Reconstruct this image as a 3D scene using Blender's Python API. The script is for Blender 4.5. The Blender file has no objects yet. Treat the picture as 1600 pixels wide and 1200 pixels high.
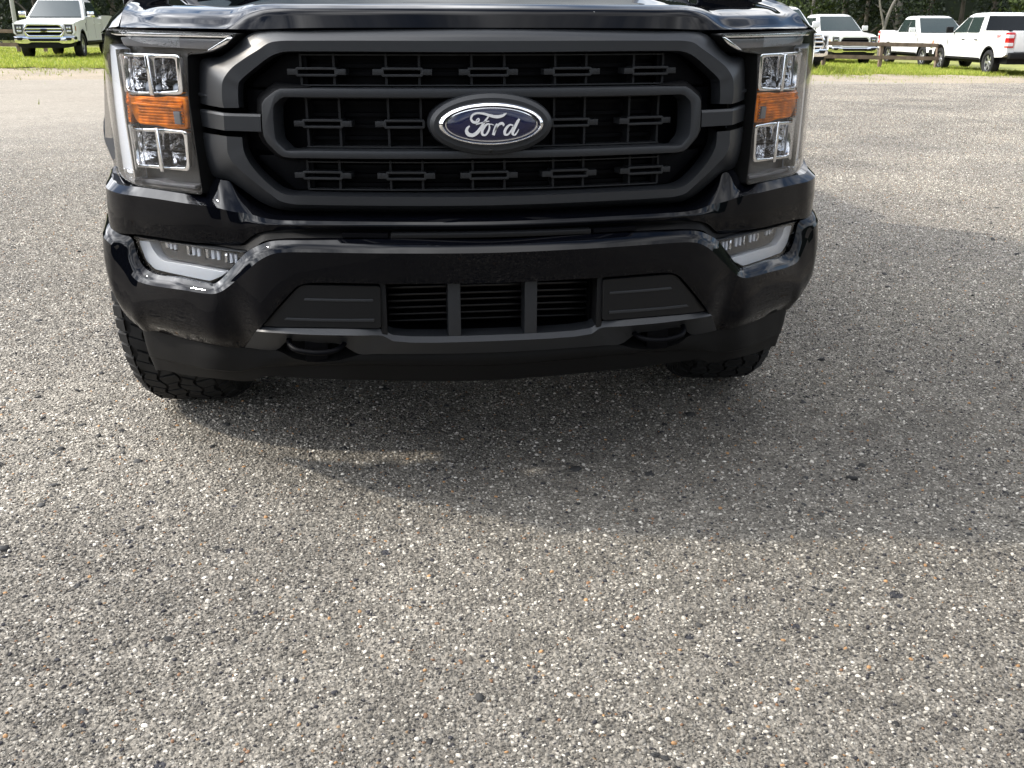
import bpy, bmesh, math, random
import numpy as np
from mathutils import Vector, Matrix, noise as mnoise
random.seed(7); RNG = np.random.default_rng(7)
S = bpy.context.scene
COL = S.collection
R = math.radians
# ------------------------------------------------------------------ camera
cam_d = bpy.data.cameras.new('camera'); cam = bpy.data.objects.new('camera', cam_d); COL.objects.link(cam)
S.camera = cam
cam_d.sensor_width = 36.0; cam_d.lens = 1527.3/1600*36.0
cam_d.clip_start = 0.05; cam_d.clip_end = 2000
YAW, PIT, ROL = 0.125648, 0.350839, 0.001542
fw = Vector((math.sin(YAW)*math.cos(PIT), math.cos(YAW)*math.cos(PIT), -math.sin(PIT)))
rt = Vector((math.cos(YAW), -math.sin(YAW), 0)); up = rt.cross(fw)
rt, up = rt*math.cos(ROL)+up*math.sin(ROL), up*math.cos(ROL)-rt*math.sin(ROL)
M = Matrix((rt, up, -fw)).transposed().to_4x4(); M.translation = Vector((-0.2244, -2.0923, 1.1008))
cam.matrix_world = M
# ------------------------------------------------------------------ sun and sky
SUN = Vector((-1.32, 0.345, 1.0)).normalized()          # direction towards the sun: left, a little behind the truck
sun_d = bpy.data.lights.new('sun', 'SUN'); sun_d.energy = 2.8; sun_d.angle = R(1.7); sun_d.color = (1.0, 0.915, 0.79)
sun = bpy.data.objects.new('sun', sun_d); COL.objects.link(sun)
sun.rotation_euler = SUN.to_track_quat('Z', 'Y').to_euler()
W = bpy.data.worlds.new('World'); S.world = W; W.use_nodes = True
nt = W.node_tree; nt.nodes.clear()
def N(t, typ, **kw):
    n = t.nodes.new(typ)
    for k, v in kw.items(): setattr(n, k, v)
    return n
out = N(nt, 'ShaderNodeOutputWorld'); bg = N(nt, 'ShaderNodeBackground'); bg.inputs['Strength'].default_value = 0.15
sky = N(nt, 'ShaderNodeTexSky', sky_type='NISHITA', sun_disc=False)
sky.sun_elevation = math.asin(SUN.z); sky.sun_rotation = math.atan2(SUN.x, SUN.y)
sky.air_density = 1.0; sky.dust_density = 0.8; sky.ozone_density = 1.0
# broken cloud over the whole sky, laid on a flat layer overhead (direction divided by height)
tc = N(nt, 'ShaderNodeTexCoord'); sep = N(nt, 'ShaderNodeSeparateXYZ'); nt.links.new(tc.outputs['Generated'], sep.inputs[0])
mx = N(nt, 'ShaderNodeMath', operation='MAXIMUM'); mx.inputs[1].default_value = 0.0; nt.links.new(sep.outputs['Z'], mx.inputs[0])
ad = N(nt, 'ShaderNodeMath', operation='ADD'); ad.inputs[1].default_value = 0.18; nt.links.new(mx.outputs[0], ad.inputs[0])
dx = N(nt, 'ShaderNodeMath', operation='DIVIDE'); dy = N(nt, 'ShaderNodeMath', operation='DIVIDE')
nt.links.new(sep.outputs['X'], dx.inputs[0]); nt.links.new(ad.outputs[0], dx.inputs[1])
nt.links.new(sep.outputs['Y'], dy.inputs[0]); nt.links.new(ad.outputs[0], dy.inputs[1])
cb = N(nt, 'ShaderNodeCombineXYZ'); nt.links.new(dx.outputs[0], cb.inputs[0]); nt.links.new(dy.outputs[0], cb.inputs[1]); cb.inputs[2].default_value = 0.0
cn = N(nt, 'ShaderNodeTexNoise'); cn.inputs['Scale'].default_value = 1.35; cn.inputs['Detail'].default_value = 9; cn.inputs['Roughness'].default_value = 0.58
nt.links.new(cb.outputs[0], cn.inputs['Vector'])
cr = N(nt, 'ShaderNodeValToRGB'); cr.color_ramp.elements[0].position = 0.40; cr.color_ramp.elements[1].position = 0.56
nt.links.new(cn.outputs[0], cr.inputs[0])
cn2 = N(nt, 'ShaderNodeTexNoise'); cn2.inputs['Scale'].default_value = 2.3; cn2.inputs['Detail'].default_value = 6
nt.links.new(cb.outputs[0], cn2.inputs['Vector'])
cr2 = N(nt, 'ShaderNodeValToRGB'); cr2.color_ramp.elements[0].position = 0.38; cr2.color_ramp.elements[0].color = (3.2, 3.4, 3.8, 1)
cr2.color_ramp.elements[1].position = 0.66; cr2.color_ramp.elements[1].color = (18.0, 18.0, 18.2, 1)
nt.links.new(cn2.outputs[0], cr2.inputs[0])
# cloud near the sun is brighter (light scattered forward through it)
vd = N(nt, 'ShaderNodeVectorMath', operation='DOT_PRODUCT'); vd.inputs[1].default_value = SUN; nt.links.new(tc.outputs['Generated'], vd.inputs[0])
vm = N(nt, 'ShaderNodeMath', operation='MAXIMUM'); vm.inputs[1].default_value = 0.0; nt.links.new(vd.outputs['Value'], vm.inputs[0])
vp = N(nt, 'ShaderNodeMath', operation='POWER'); vp.inputs[1].default_value = 2.2; nt.links.new(vm.outputs[0], vp.inputs[0])
vs = N(nt, 'ShaderNodeMath', operation='MULTIPLY_ADD'); vs.inputs[1].default_value = 3.2; vs.inputs[2].default_value = 0.75; nt.links.new(vp.outputs[0], vs.inputs[0])
cbr = N(nt, 'ShaderNodeVectorMath', operation='SCALE'); nt.links.new(cr2.outputs[0], cbr.inputs[0]); nt.links.new(vs.outputs[0], cbr.inputs['Scale'])
mix = N(nt, 'ShaderNodeMix', data_type='RGBA'); nt.links.new(cr.outputs[0], mix.inputs[0])
nt.links.new(sky.outputs[0], mix.inputs[6]); nt.links.new(cbr.outputs[0], mix.inputs[7])
nt.links.new(mix.outputs[2], bg.inputs['Color']); nt.links.new(bg.outputs[0], out.inputs['Surface'])
S.view_settings.view_transform = 'Standard'; S.view_settings.look = 'None'
S.view_settings.gamma = 1.0; S.view_settings.use_curve_mapping = False
S.view_settings.exposure = 0.7
S.cycles.max_bounces = 8; S.cycles.transparent_max_bounces = 12; S.cycles.caustics_reflective = False; S.cycles.caustics_refractive = False
S.cycles.use_denoising = True
# ------------------------------------------------------------------ materials
def mat(name, col, rough=0.5, metal=0.0, coat=0.0, coat_rough=0.03, spec=0.5, bump=None, var=None, trans=0.0, ior=1.5):
    """bump=(scale, strength, distance); var=(scale, dark factor, light factor)"""
    m = bpy.data.materials.new(name); m.use_nodes = True; t = m.node_tree; p = t.nodes['Principled BSDF']
    p.inputs['Base Color'].default_value = (*col, 1); p.inputs['Roughness'].default_value = rough; p.inputs['Metallic'].default_value = metal
    p.inputs['Coat Weight'].default_value = coat; p.inputs['Coat Roughness'].default_value = coat_rough; p.inputs['Coat IOR'].default_value = 1.38
    p.inputs['Specular IOR Level'].default_value = spec; p.inputs['Transmission Weight'].default_value = trans; p.inputs['IOR'].default_value = ior
    if bump or var: co = N(t, 'ShaderNodeTexCoord')
    if var:
        n = N(t, 'ShaderNodeTexNoise'); n.inputs['Scale'].default_value = var[0]; n.inputs['Detail'].default_value = 6; t.links.new(co.outputs['Object'], n.inputs['Vector'])
        r = N(t, 'ShaderNodeValToRGB'); r.color_ramp.elements[0].position = .3; r.color_ramp.elements[1].position = .7
        r.color_ramp.elements[0].color = (*[c*var[1] for c in col], 1); r.color_ramp.elements[1].color = (*[c*var[2] for c in col], 1)
        t.links.new(n.outputs[0], r.inputs[0]); t.links.new(r.outputs[0], p.inputs['Base Color'])
    if bump:
        n = N(t, 'ShaderNodeTexNoise'); n.inputs['Scale'].default_value = bump[0]; n.inputs['Detail'].default_value = 3; t.links.new(co.outputs['Object'], n.inputs['Vector'])
        b = N(t, 'ShaderNodeBump'); b.inputs['Strength'].default_value = bump[1]; b.inputs['Distance'].default_value = bump[2]
        t.links.new(n.outputs[0], b.inputs['Height']); t.links.new(b.outputs[0], p.inputs['Normal'])
    return m
def paint_black(name='black_paint'):
    m = mat(name, (0.0012, 0.0014, 0.0024), 0.4, 0.0, 1.0, 0.015, spec=0.0); m.node_tree.nodes['Principled BSDF'].inputs['Coat IOR'].default_value = 1.27
    t = m.node_tree; p = t.nodes['Principled BSDF']; co = N(t, 'ShaderNodeTexCoord')
    # fine road dust and a few stone chips: grain in the base coat, dirtier low down on the bumper where spray lands
    n = N(t, 'ShaderNodeTexNoise'); n.inputs['Scale'].default_value = 260; n.inputs['Detail'].default_value = 4; t.links.new(co.outputs['Object'], n.inputs['Vector'])
    n2 = N(t, 'ShaderNodeTexNoise'); n2.inputs['Scale'].default_value = 4; n2.inputs['Detail'].default_value = 5; t.links.new(co.outputs['Object'], n2.inputs['Vector'])
    sp = N(t, 'ShaderNodeSeparateXYZ'); t.links.new(co.outputs['Object'], sp.inputs[0])
    mr = N(t, 'ShaderNodeMapRange'); mr.inputs[1].default_value = 0.44; mr.inputs[2].default_value = 0.35; mr.inputs[3].default_value = 0.0; mr.inputs[4].default_value = 0.55
    t.links.new(sp.outputs['Z'], mr.inputs[0])
    r = N(t, 'ShaderNodeValToRGB'); r.color_ramp.elements[0].position = .42; r.color_ramp.elements[1].position = .68; t.links.new(n.outputs[0], r.inputs[0])
    r2 = N(t, 'ShaderNodeValToRGB'); r2.color_ramp.elements[0].position = .3; r2.color_ramp.elements[1].position = .75; t.links.new(n2.outputs[0], r2.inputs[0])
    a = N(t, 'ShaderNodeMath', operation='MULTIPLY'); b = N(t, 'ShaderNodeMath', operation='MULTIPLY')
    t.links.new(r.outputs[0], a.inputs[0]); t.links.new(r2.outputs[0], a.inputs[1]); t.links.new(a.outputs[0], b.inputs[0]); t.links.new(mr.outputs[0], b.inputs[1])
    mixc = N(t, 'ShaderNodeMix', data_type='RGBA'); t.links.new(b.outputs[0], mixc.inputs[0])
    mixc.inputs[6].default_value = (0.0012, 0.0014, 0.0024, 1); mixc.inputs[7].default_value = (0.085, 0.062, 0.042, 1)
    # scattered stone chips
    vc = N(t, 'ShaderNodeTexVoronoi'); vc.inputs['Scale'].default_value = 21; t.links.new(co.outputs['Object'], vc.inputs['Vector'])
    sc_ = N(t, 'ShaderNodeSeparateColor'); t.links.new(vc.outputs['Color'], sc_.inputs[0])
    th = N(t, 'ShaderNodeMath', operation='MULTIPLY_ADD'); th.inputs[1].default_value = .30; th.inputs[2].default_value = -.245; t.links.new(sc_.outputs[0], th.inputs[0])
    lt = N(t, 'ShaderNodeMath', operation='LESS_THAN'); t.links.new(vc.outputs['Distance'], lt.inputs[0]); t.links.new(th.outputs[0], lt.inputs[1])
    mch = N(t, 'ShaderNodeMix', data_type='RGBA'); t.links.new(lt.outputs[0], mch.inputs[0]); t.links.new(mixc.outputs[2], mch.inputs[6]); mch.inputs[7].default_value = (.34, .33, .31, 1)
    t.links.new(mch.outputs[2], p.inputs['Base Color'])
    inv = N(t, 'ShaderNodeMath', operation='SUBTRACT'); inv.inputs[0].default_value = 1.0; t.links.new(b.outputs[0], inv.inputs[1]); t.links.new(inv.outputs[0], p.inputs['Coat Weight'])
    return m
def glass(name, tint=(1, 1, 1), refl=0.12):
    m = bpy.data.materials.new(name); m.use_nodes = True; t = m.node_tree; t.nodes.clear()
    o = N(t, 'ShaderNodeOutputMaterial'); tr = N(t, 'ShaderNodeBsdfTransparent'); tr.inputs[0].default_value = (*tint, 1)
    g = N(t, 'ShaderNodeBsdfGlossy'); g.inputs['Roughness'].default_value = 0.01
    lw = N(t, 'ShaderNodeLayerWeight'); lw.inputs[0].default_value = .5      # Schlick's law on either side of the pane
    pw = N(t, 'ShaderNodeMath', operation='POWER'); pw.inputs[1].default_value = 5.0; t.links.new(lw.outputs['Facing'], pw.inputs[0])
    f = N(t, 'ShaderNodeMath', operation='MULTIPLY_ADD'); f.inputs[1].default_value = .95; f.inputs[2].default_value = .03; t.links.new(pw.outputs[0], f.inputs[0])
    mx_ = N(t, 'ShaderNodeMixShader'); t.links.new(f.outputs[0], mx_.inputs[0]); t.links.new(tr.outputs[0], mx_.inputs[1]); t.links.new(g.outputs[0], mx_.inputs[2])
    t.links.new(mx_.outputs[0], o.inputs[0]); return m
M_PAINT = paint_black()
M_FRAME = mat('satin_grey_trim', (0.0135, 0.0148, 0.017), 0.40, 0, spec=0.36, bump=(900, .06, .001))
M_PANEL = mat('panel_plastic', (0.0040, 0.0043, 0.0050), 0.36, spec=0.24, bump=(800, .06, .001))
M_PLAST = mat('black_plastic', (0.005, 0.005, 0.0055), 0.55, spec=.2, bump=(700, .15, .001))
M_DAM = mat('air_dam_plastic', (0.0035, 0.0035, 0.0036), 0.55, spec=.13, bump=(500, .15, .001), var=(6, .8, 1.3))
M_DARK = mat('grille_black', (0.0012, 0.0013, 0.002), 0.5, spec=0.06)
M_BRKT = mat('bracket_grey', (0.014, 0.0147, 0.016), 0.45, spec=.28)
M_STRUT = mat('strut_grey', (0.007, 0.0074, 0.0085), 0.5, spec=.22)
M_LETTER = mat('emblem_letter', (0.80, 0.80, 0.80), 0.35, 0.55)
M_CHROME = mat('chrome', (0.82, 0.82, 0.83), 0.07, 1.0)
M_REFL = mat('lamp_reflector', (0.55, 0.56, 0.58), 0.16, 1.0, bump=(45, .55, .02))
M_BEZEL = mat('lamp_bezel', (0.026, 0.026, 0.027), 0.35)
M_STRIP = mat('light_guide', (0.46, 0.49, 0.545), 0.28, 0.0, coat=.6)
M_FOGS = mat('fog_light_guide', (0.36, 0.385, 0.42), 0.22, 0.0, coat=.6)
M_STRIPG = mat('light_guide_grey', (0.075, 0.075, 0.08), 0.35, 0.0, coat=.6)
M_AMBER = mat('amber_lens', (0.60, 0.15, 0.0), 0.2, spec=.2, var=(38, .35, 1.25))
M_LENS = glass('clear_lens')
M_BLUE = mat('emblem_blue', (0.002, 0.0035, 0.030), 0.2, coat=.7)
M_RUB = mat('tyre_rubber', (0.012, 0.012, 0.012), 0.75, spec=.25, bump=(160, .25, .002), var=(14, .75, 1.6))
M_RIMD = mat('dark_rim', (0.03, 0.03, 0.032), 0.3, 0.6)
M_STEEL = mat('black_steel', (0.006, 0.006, 0.006), 0.3, 0.0, spec=.35)
M_GLASSD = mat('tinted_glass', (0.020, 0.030, 0.028), 0.04, spec=0.8)
M_PRIV = mat('privacy_glass', (0.006, 0.008, 0.010), 0.06, spec=0.3)
M_WHITE = mat('white_paint', (0.66, 0.66, 0.64), 0.25, coat=.6, coat_rough=.06)
M_SILV = mat('silver_wheel', (0.55, 0.55, 0.56), 0.28, 0.8)
M_RED = mat('tail_lamp_red', (0.45, 0.010, 0.012), 0.15, coat=1.0)
M_LAMPW = mat('lamp_white', (0.62, 0.62, 0.62), 0.2, coat=.8)
M_WOOD = mat('weathered_rail', (0.16, 0.115, 0.085), 0.85, var=(5, .6, 1.3), bump=(60, .5, .01))
M_POLE = mat('pole_grey', (0.30, 0.30, 0.29), 0.7, var=(3, .8, 1.15))
# ------------------------------------------------------------------ mesh helpers
def link(name, me, m=None, parent=None, loc=None, smooth=None):
    o = bpy.data.objects.new(name, me); COL.objects.link(o)
    if m is not None and me is not None: me.materials.append(m)
    if parent is not None: o.parent = parent
    if loc: o.location = loc
    if me is not None and smooth is not None:
        me.polygons.foreach_set('use_smooth', [True]*len(me.polygons))
        if smooth != 'keep': me.set_sharp_from_angle(angle=R(smooth))
    return o
def bobj(name, bm, m, parent=None, smooth=35, recalc=True, loc=None):
    if recalc: bmesh.ops.recalc_face_normals(bm, faces=bm.faces)
    me = bpy.data.meshes.new(name); bm.to_mesh(me); bm.free()
    return link(name, me, m, parent, loc, smooth)
def thing(name, label, cat, loc=(0, 0, 0), rz=0, group=None):
    o = bpy.data.objects.new(name, None); COL.objects.link(o); o.location = loc; o.rotation_euler = (0, 0, rz); o.empty_display_size = .3
    o['label'] = label; o['category'] = cat
    if group: o['group'] = group
    return o
def tag(o, label=None, cat=None, group=None, kind=None):
    for k, v in (('label', label), ('category', cat), ('group', group), ('kind', kind)):
        if v: o[k] = v
    return o
def cr_seg(p0, p1, p2, p3, n):
    """centripetal Catmull-Rom from p1 to p2 (n points, p2 left out)"""
    d = lambda a, b: max(1e-6, (b-a).length)**.5
    t0 = 0; t1 = d(p0, p1); t2 = t1+d(p1, p2); t3 = t2+d(p2, p3); o = []
    for i in range(n):
        t = t1+(t2-t1)*i/n
        a1 = p0*((t1-t)/(t1-t0))+p1*((t-t0)/(t1-t0)); a2 = p1*((t2-t)/(t2-t1))+p2*((t-t1)/(t2-t1)); a3 = p2*((t3-t)/(t3-t2))+p3*((t-t2)/(t3-t2))
        b1 = a1*((t2-t)/(t2-t0))+a2*((t-t0)/(t2-t0)); b2 = a2*((t3-t)/(t3-t1))+a3*((t-t1)/(t3-t1))
        o.append(b1*((t2-t)/(t2-t1))+b2*((t-t1)/(t2-t1)))
    return o
def spline(pts, n=5, sym=False):
    P = [Vector(q) for q in pts]; m = len(P); o = []
    first = Vector((-P[1].x, *P[1][1:])) if sym else P[0]*2-P[1]
    E = [first]+P+[P[-1]*2-P[-2]]
    for i in range(m-1): o += cr_seg(E[i], E[i+1], E[i+2], E[i+3], n)
    return o+[P[-1]]
def shift(line, dx=0, dy=0, dz=0): return [(a[0]+dx, a[1]+dy, a[2]+dz) for a in line]
def lerp_line(a, b, t, dy=0.0): return [tuple(p*(1-t)+q*t for p, q in zip(u, v)) for u, v in zip(a, b)] if dy == 0 else [(u[0]*(1-t)+v[0]*t, u[1]*(1-t)+v[1]*t+dy, u[2]*(1-t)+v[2]*t) for u, v in zip(a, b)]
def loft_bm(lines, n=5, rows=2, mirror=True, sym=True, bm=None, only=None, sharp=()):
    """rows of points between matching lines; mirrored in X. only=-1/+1 builds one side"""
    bm = bm or bmesh.new(); cnt = len(lines[0])
    SP = [spline(l, n, sym) for l in lines]
    sides = (1, -1) if mirror else ((only,) if only else (1,))
    crease = []
    for sg in sides:
        grid = []
        for i, l in enumerate(SP):
            if i in sharp: crease.append((sg, len(grid)))
            grid.append([bm.verts.new((sg*p.x, p.y, p.z)) for p in l])
            if i < len(SP)-1:
                for r in range(1, rows):
                    t = r/rows; grid.append([bm.verts.new((sg*(p.x*(1-t)+q.x*t), p.y*(1-t)+q.y*t, p.z*(1-t)+q.z*t)) for p, q in zip(l, SP[i+1])])
        for a, b in zip(grid[:-1], grid[1:]):
            for k in range(len(a)-1):
                f = (a[k], a[k+1], b[k+1], b[k]) if sg > 0 else (a[k], b[k], b[k+1], a[k+1])
                try: bm.faces.new(f)
                except ValueError: pass
        for sc, r in crease:
            if sc == sg:
                for u, w in zip(grid[r][:-1], grid[r][1:]):
                    e = bm.edges.get((u, w))
                    if e: e.smooth = False
    if mirror: bmesh.ops.remove_doubles(bm, verts=bm.verts, dist=2e-4)
    return bm
def loft(name, lines, m, parent, n=5, rows=2, mirror=True, sym=True, only=None, smooth=28, sharp=None):
    return bobj(name, loft_bm(lines, n, rows, mirror, sym, None, only, sharp or ()), m, parent, 'keep' if sharp else smooth)
# plan curves of the truck's front: depth behind the bumper's foremost point as one goes outward
PLAN = dict(
 B=[(0,0),(.25,.014),(.41,.04),(.51,.075),(.64,.155),(.75,.245),(.84,.332),(.89,.383),(.925,.43),(.945,.485),(.958,.57),(.966,.70),(.968,.95)],
 H=[(0,.06),(.3,.08),(.5,.14),(.60,.195),(.70,.262),(.80,.335),(.85,.39),(.885,.46),(.905,.54),(.92,.66),(.935,.95)],
 G=[(0,.062),(.2,.074),(.4,.11),(.49,.135),(.567,.158),(.65,.19)])
def plan_table(pts, n=400):
    P = np.array(pts, float); m = len(P); Q = np.vstack([[-P[1][0], P[1][1]], P, 2*P[-1]-P[-2]]); o = []
    for i in range(m-1):
        a, b, c, d = Q[i:i+4]
        for t in np.linspace(0, 1, n//(m-1), endpoint=False):
            o.append(.5*(2*b+(c-a)*t+(2*a-5*b+4*c-d)*t*t+(-a+3*b-3*c+d)*t**3))
    o.append(P[-1]); o = np.array(o); s = np.r_[0, np.cumsum(np.hypot(*np.diff(o, axis=0).T))]
    T = np.gradient(o, axis=0); T /= np.linalg.norm(T, axis=1)[:, None]
    return s, o, np.column_stack([-T[:, 1], T[:, 0]])
PT = {k: plan_table(v) for k, v in PLAN.items()}
def onplan(k, s, z, d, side=1):
    a, o, nn = PT[k]; sg = -1 if s < 0 else 1; s = abs(s)
    x = np.interp(s, a, o[:, 0])+d*np.interp(s, a, nn[:, 0]); y = np.interp(s, a, o[:, 1])+d*np.interp(s, a, nn[:, 1])
    return Vector((side*sg*x, y, z))
def rounded(outline, r, n=3):
    """round every corner of a 2-D outline by radius r (clipped to the edges)"""
    P = [Vector(p) for p in outline]; o = []
    for i in range(len(P)):
        a, b, c = P[i-1], P[i], P[(i+1) % len(P)]
        u, v = (a-b), (c-b); lu, lv = u.length, v.length
        if lu < 1e-6 or lv < 1e-6: continue
        k = min(r, lu*.45, lv*.45); p, q = b+u/lu*k, b+v/lv*k
        for j in range(n+1):
            t = j/n; o.append((p*(1-t)**2+b*2*t*(1-t)+q*t*t))
    return [(p.x, p.y) for p in o]
def plate_bm(outline, k, d, th, side=1, bevel=0.0, holes=(), seg=2, step=.035, bm=None):
    """a plate of real thickness: outline (s, z) laid on plan curve k at depth d, front edges bevelled"""
    q = bmesh.new(); edges = []
    for lp in [outline]+list(holes):
        vs = [q.verts.new((p[0], p[1], 0)) for p in lp]
        edges += [q.edges.new((vs[i], vs[(i+1) % len(vs)])) for i in range(len(vs))]
    bmesh.ops.triangle_fill(q, edges=edges, use_beauty=True, normal=(0, 0, 1))
    bmesh.ops.dissolve_limit(q, angle_limit=.01, verts=q.verts, edges=q.edges)
    for f in q.faces:
        if f.normal.z > 0: f.normal_flip()
    ex = bmesh.ops.extrude_face_region(q, geom=q.faces[:])
    back = [g for g in ex['geom'] if isinstance(g, bmesh.types.BMVert)]
    for v in back: v.co.z = th
    bmesh.ops.recalc_face_normals(q, faces=q.faces)
    if bevel:
        es = [e for e in q.edges if all(abs(v.co.z) < 1e-6 for v in e.verts) and len(e.link_faces) == 2 and e.calc_face_angle(0) > .8]
        bmesh.ops.bevel(q, geom=es, offset=bevel, segments=seg, profile=.6, affect='EDGES', clamp_overlap=True)
    xs = [v.co.x for v in q.verts]; a = math.floor(min(xs)/step)*step
    while a < max(xs):
        if a > min(xs)+1e-4: bmesh.ops.bisect_plane(q, geom=q.verts[:]+q.edges[:]+q.faces[:], plane_co=(a, 0, 0), plane_no=(1, 0, 0), dist=1e-5)
        a += step
    for v in q.verts: v.co = onplan(k, v.co.x, v.co.y, d+v.co.z, side)
    if bm is None: return q
    me = bpy.data.meshes.new('tmp'); q.to_mesh(me); q.free(); bm.from_mesh(me); bpy.data.meshes.remove(me); return bm
def plate(name, outline, k, d, th, m, parent, side=1, bevel=0.0, holes=(), smooth=32, **kw):
    return bobj(name, plate_bm(outline, k, d, th, side, bevel, holes, **kw), m, parent, smooth)
def box_bm(bm, x0, x1, y0, y1, z0, z1, bevel=0.0, seg=2):
    r = bmesh.ops.create_cube(bm, size=1.0)
    vs = r['verts']
    for v in vs: v.co = Vector(((x0+x1)/2+v.co.x*(x1-x0), (y0+y1)/2+v.co.y*(y1-y0), (z0+z1)/2+v.co.z*(z1-z0)))
    if bevel:
        es = list({e for v in vs for e in v.link_edges}); bmesh.ops.bevel(bm, geom=es, offset=bevel, segments=seg, profile=.6, affect='EDGES', clamp_overlap=True)
    return bm
def box(name, x0, x1, y0, y1, z0, z1, m, parent=None, bevel=0.0, seg=2, smooth=40):
    return bobj(name, box_bm(bmesh.new(), x0, x1, y0, y1, z0, z1, bevel, seg), m, parent, smooth)
def tube_bm(pts, rad, bm=None, n=8, cap=True):
    bm = bm or bmesh.new(); P = [Vector(p) for p in pts]; rings = []
    for i, p in enumerate(P):
        t = (P[min(i+1, len(P)-1)]-P[max(i-1, 0)]).normalized()
        a = t.cross(Vector((0, 0, 1)));  a = a.normalized() if a.length > .05 else t.cross(Vector((1, 0, 0))).normalized()
        b = t.cross(a); r = rad[i] if hasattr(rad, '__len__') else rad
        rings.append([bm.verts.new(p+a*math.cos(k*2*math.pi/n)*r+b*math.sin(k*2*math.pi/n)*r) for k in range(n)])
    for u, v in zip(rings[:-1], rings[1:]):
        for k in range(n): bm.faces.new((u[k], u[(k+1) % n], v[(k+1) % n], v[k]))
    if cap: bm.faces.new(rings[0]); bm.faces.new(rings[-1][::-1])
    return bm
def prism_bm(poly, x0, x1, bm=None):
    """closed prism of a (y, z) outline between x0 and x1"""
    bm = bm or bmesh.new()
    a = [bm.verts.new((x0, p[0], p[1])) for p in poly]; b = [bm.verts.new((x1, p[0], p[1])) for p in poly]; n = len(poly)
    bm.faces.new(a[::-1]); bm.faces.new(b)
    for i in range(n): bm.faces.new((a[i], a[(i+1) % n], b[(i+1) % n], b[i]))
    return bm
# ------------------------------------------------------------------ tyre and wheel (shared by every truck)
def tyre_mesh(rad=.405, width=.275, detail=True):
    bm = bmesh.new(); n = 96 if detail else 28
    h = width/2; rr = rad-.011 if detail else rad
    prof = [(-h*.72, rr*.60), (-h*.98, rr*.72), (-h, rr*.84), (-h*.93, rr*.945), (-h*.74, rr*.99), (-h*.3, rr), (h*.3, rr), (h*.74, rr*.99), (h*.93, rr*.945), (h, rr*.84), (h*.98, rr*.72), (h*.72, rr*.60)]
    rings = []
    for i in range(n):
        a = 2*math.pi*i/n; rings.append([bm.verts.new((x, r*math.cos(a), r*math.sin(a))) for x, r in prof])
    for i in range(n):
        p, q = rings[i], rings[(i+1) % n]
        for k in range(len(prof)-1): bm.faces.new((p[k], p[k+1], q[k+1], q[k]))
    if detail:      # all-terrain tread: five rows of angled blocks and shoulder lugs
        def surf(x, a, e):
            t = abs(x)/h; r = rad*(1-.0*t) if t < .3 else rad*(1-.012*((t-.3)/.44)**2) if t < .74 else rad*(.988-.05*((t-.74)/.22))
            r += e; return (x, r*math.cos(a), r*math.sin(a))
        def block(poly, e0=-.014, e1=0.0):
            lo = [bm.verts.new(surf(x, a, e0)) for x, a in poly]; hi = [bm.verts.new(surf(x*.985+poly_c[0]*.015, a, e1)) for x, a in poly]; k = len(poly)
            bm.faces.new(hi)
            for j in range(k): bm.faces.new((lo[j], lo[(j+1) % k], hi[(j+1) % k], hi[j]))
        cnt = 30; da = 2*math.pi/cnt
        edge = lambda r, a: (-.70+r*.35)*h+.055*h*math.sin(a*cnt+r*2.2)        # wavy circumferential grooves
        for i in range(cnt):
            for row in range(4):
                for hf in (0, 1):
                    a0 = da*(i+.5*hf+.17*row); tt = np.linspace(.035, .465 if hf == 0 else .43, 5)
                    g = .030*h; sk = (.16 if row % 2 else -.16)*da
                    lf = [(edge(row, a0+da*t)+g, a0+da*t-sk*.5) for t in tt]; rg = [(edge(row+1, a0+da*t)-g, a0+da*t+sk*.5) for t in tt[::-1]]
                    poly_c = ((edge(row, a0)+edge(row+1, a0))/2,)
                    block(lf+rg, -.014, .0)
            for sg in (-1, 1):
                a = da*(i+(.25 if sg > 0 else .55))
                for hh in (0, 1):
                    b = a+da*.5*hh; poly_c = (sg*h*.82,)
                    poly = [(sg*h*.745, b), (sg*h*.955, b+da*.03), (sg*h*.955, b+da*.36), (sg*h*.745, b+da*.40)]
                    block(poly if sg > 0 else poly[::-1], -.016, .002 if hh else 0)
    bmesh.ops.recalc_face_normals(bm, faces=bm.faces)
    me = bpy.data.meshes.new('tyre'); bm.to_mesh(me); bm.free(); me.materials.append(M_RUB)
    me.polygons.foreach_set('use_smooth', [True]*len(me.polygons)); me.set_sharp_from_angle(angle=R(30)); return me
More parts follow.
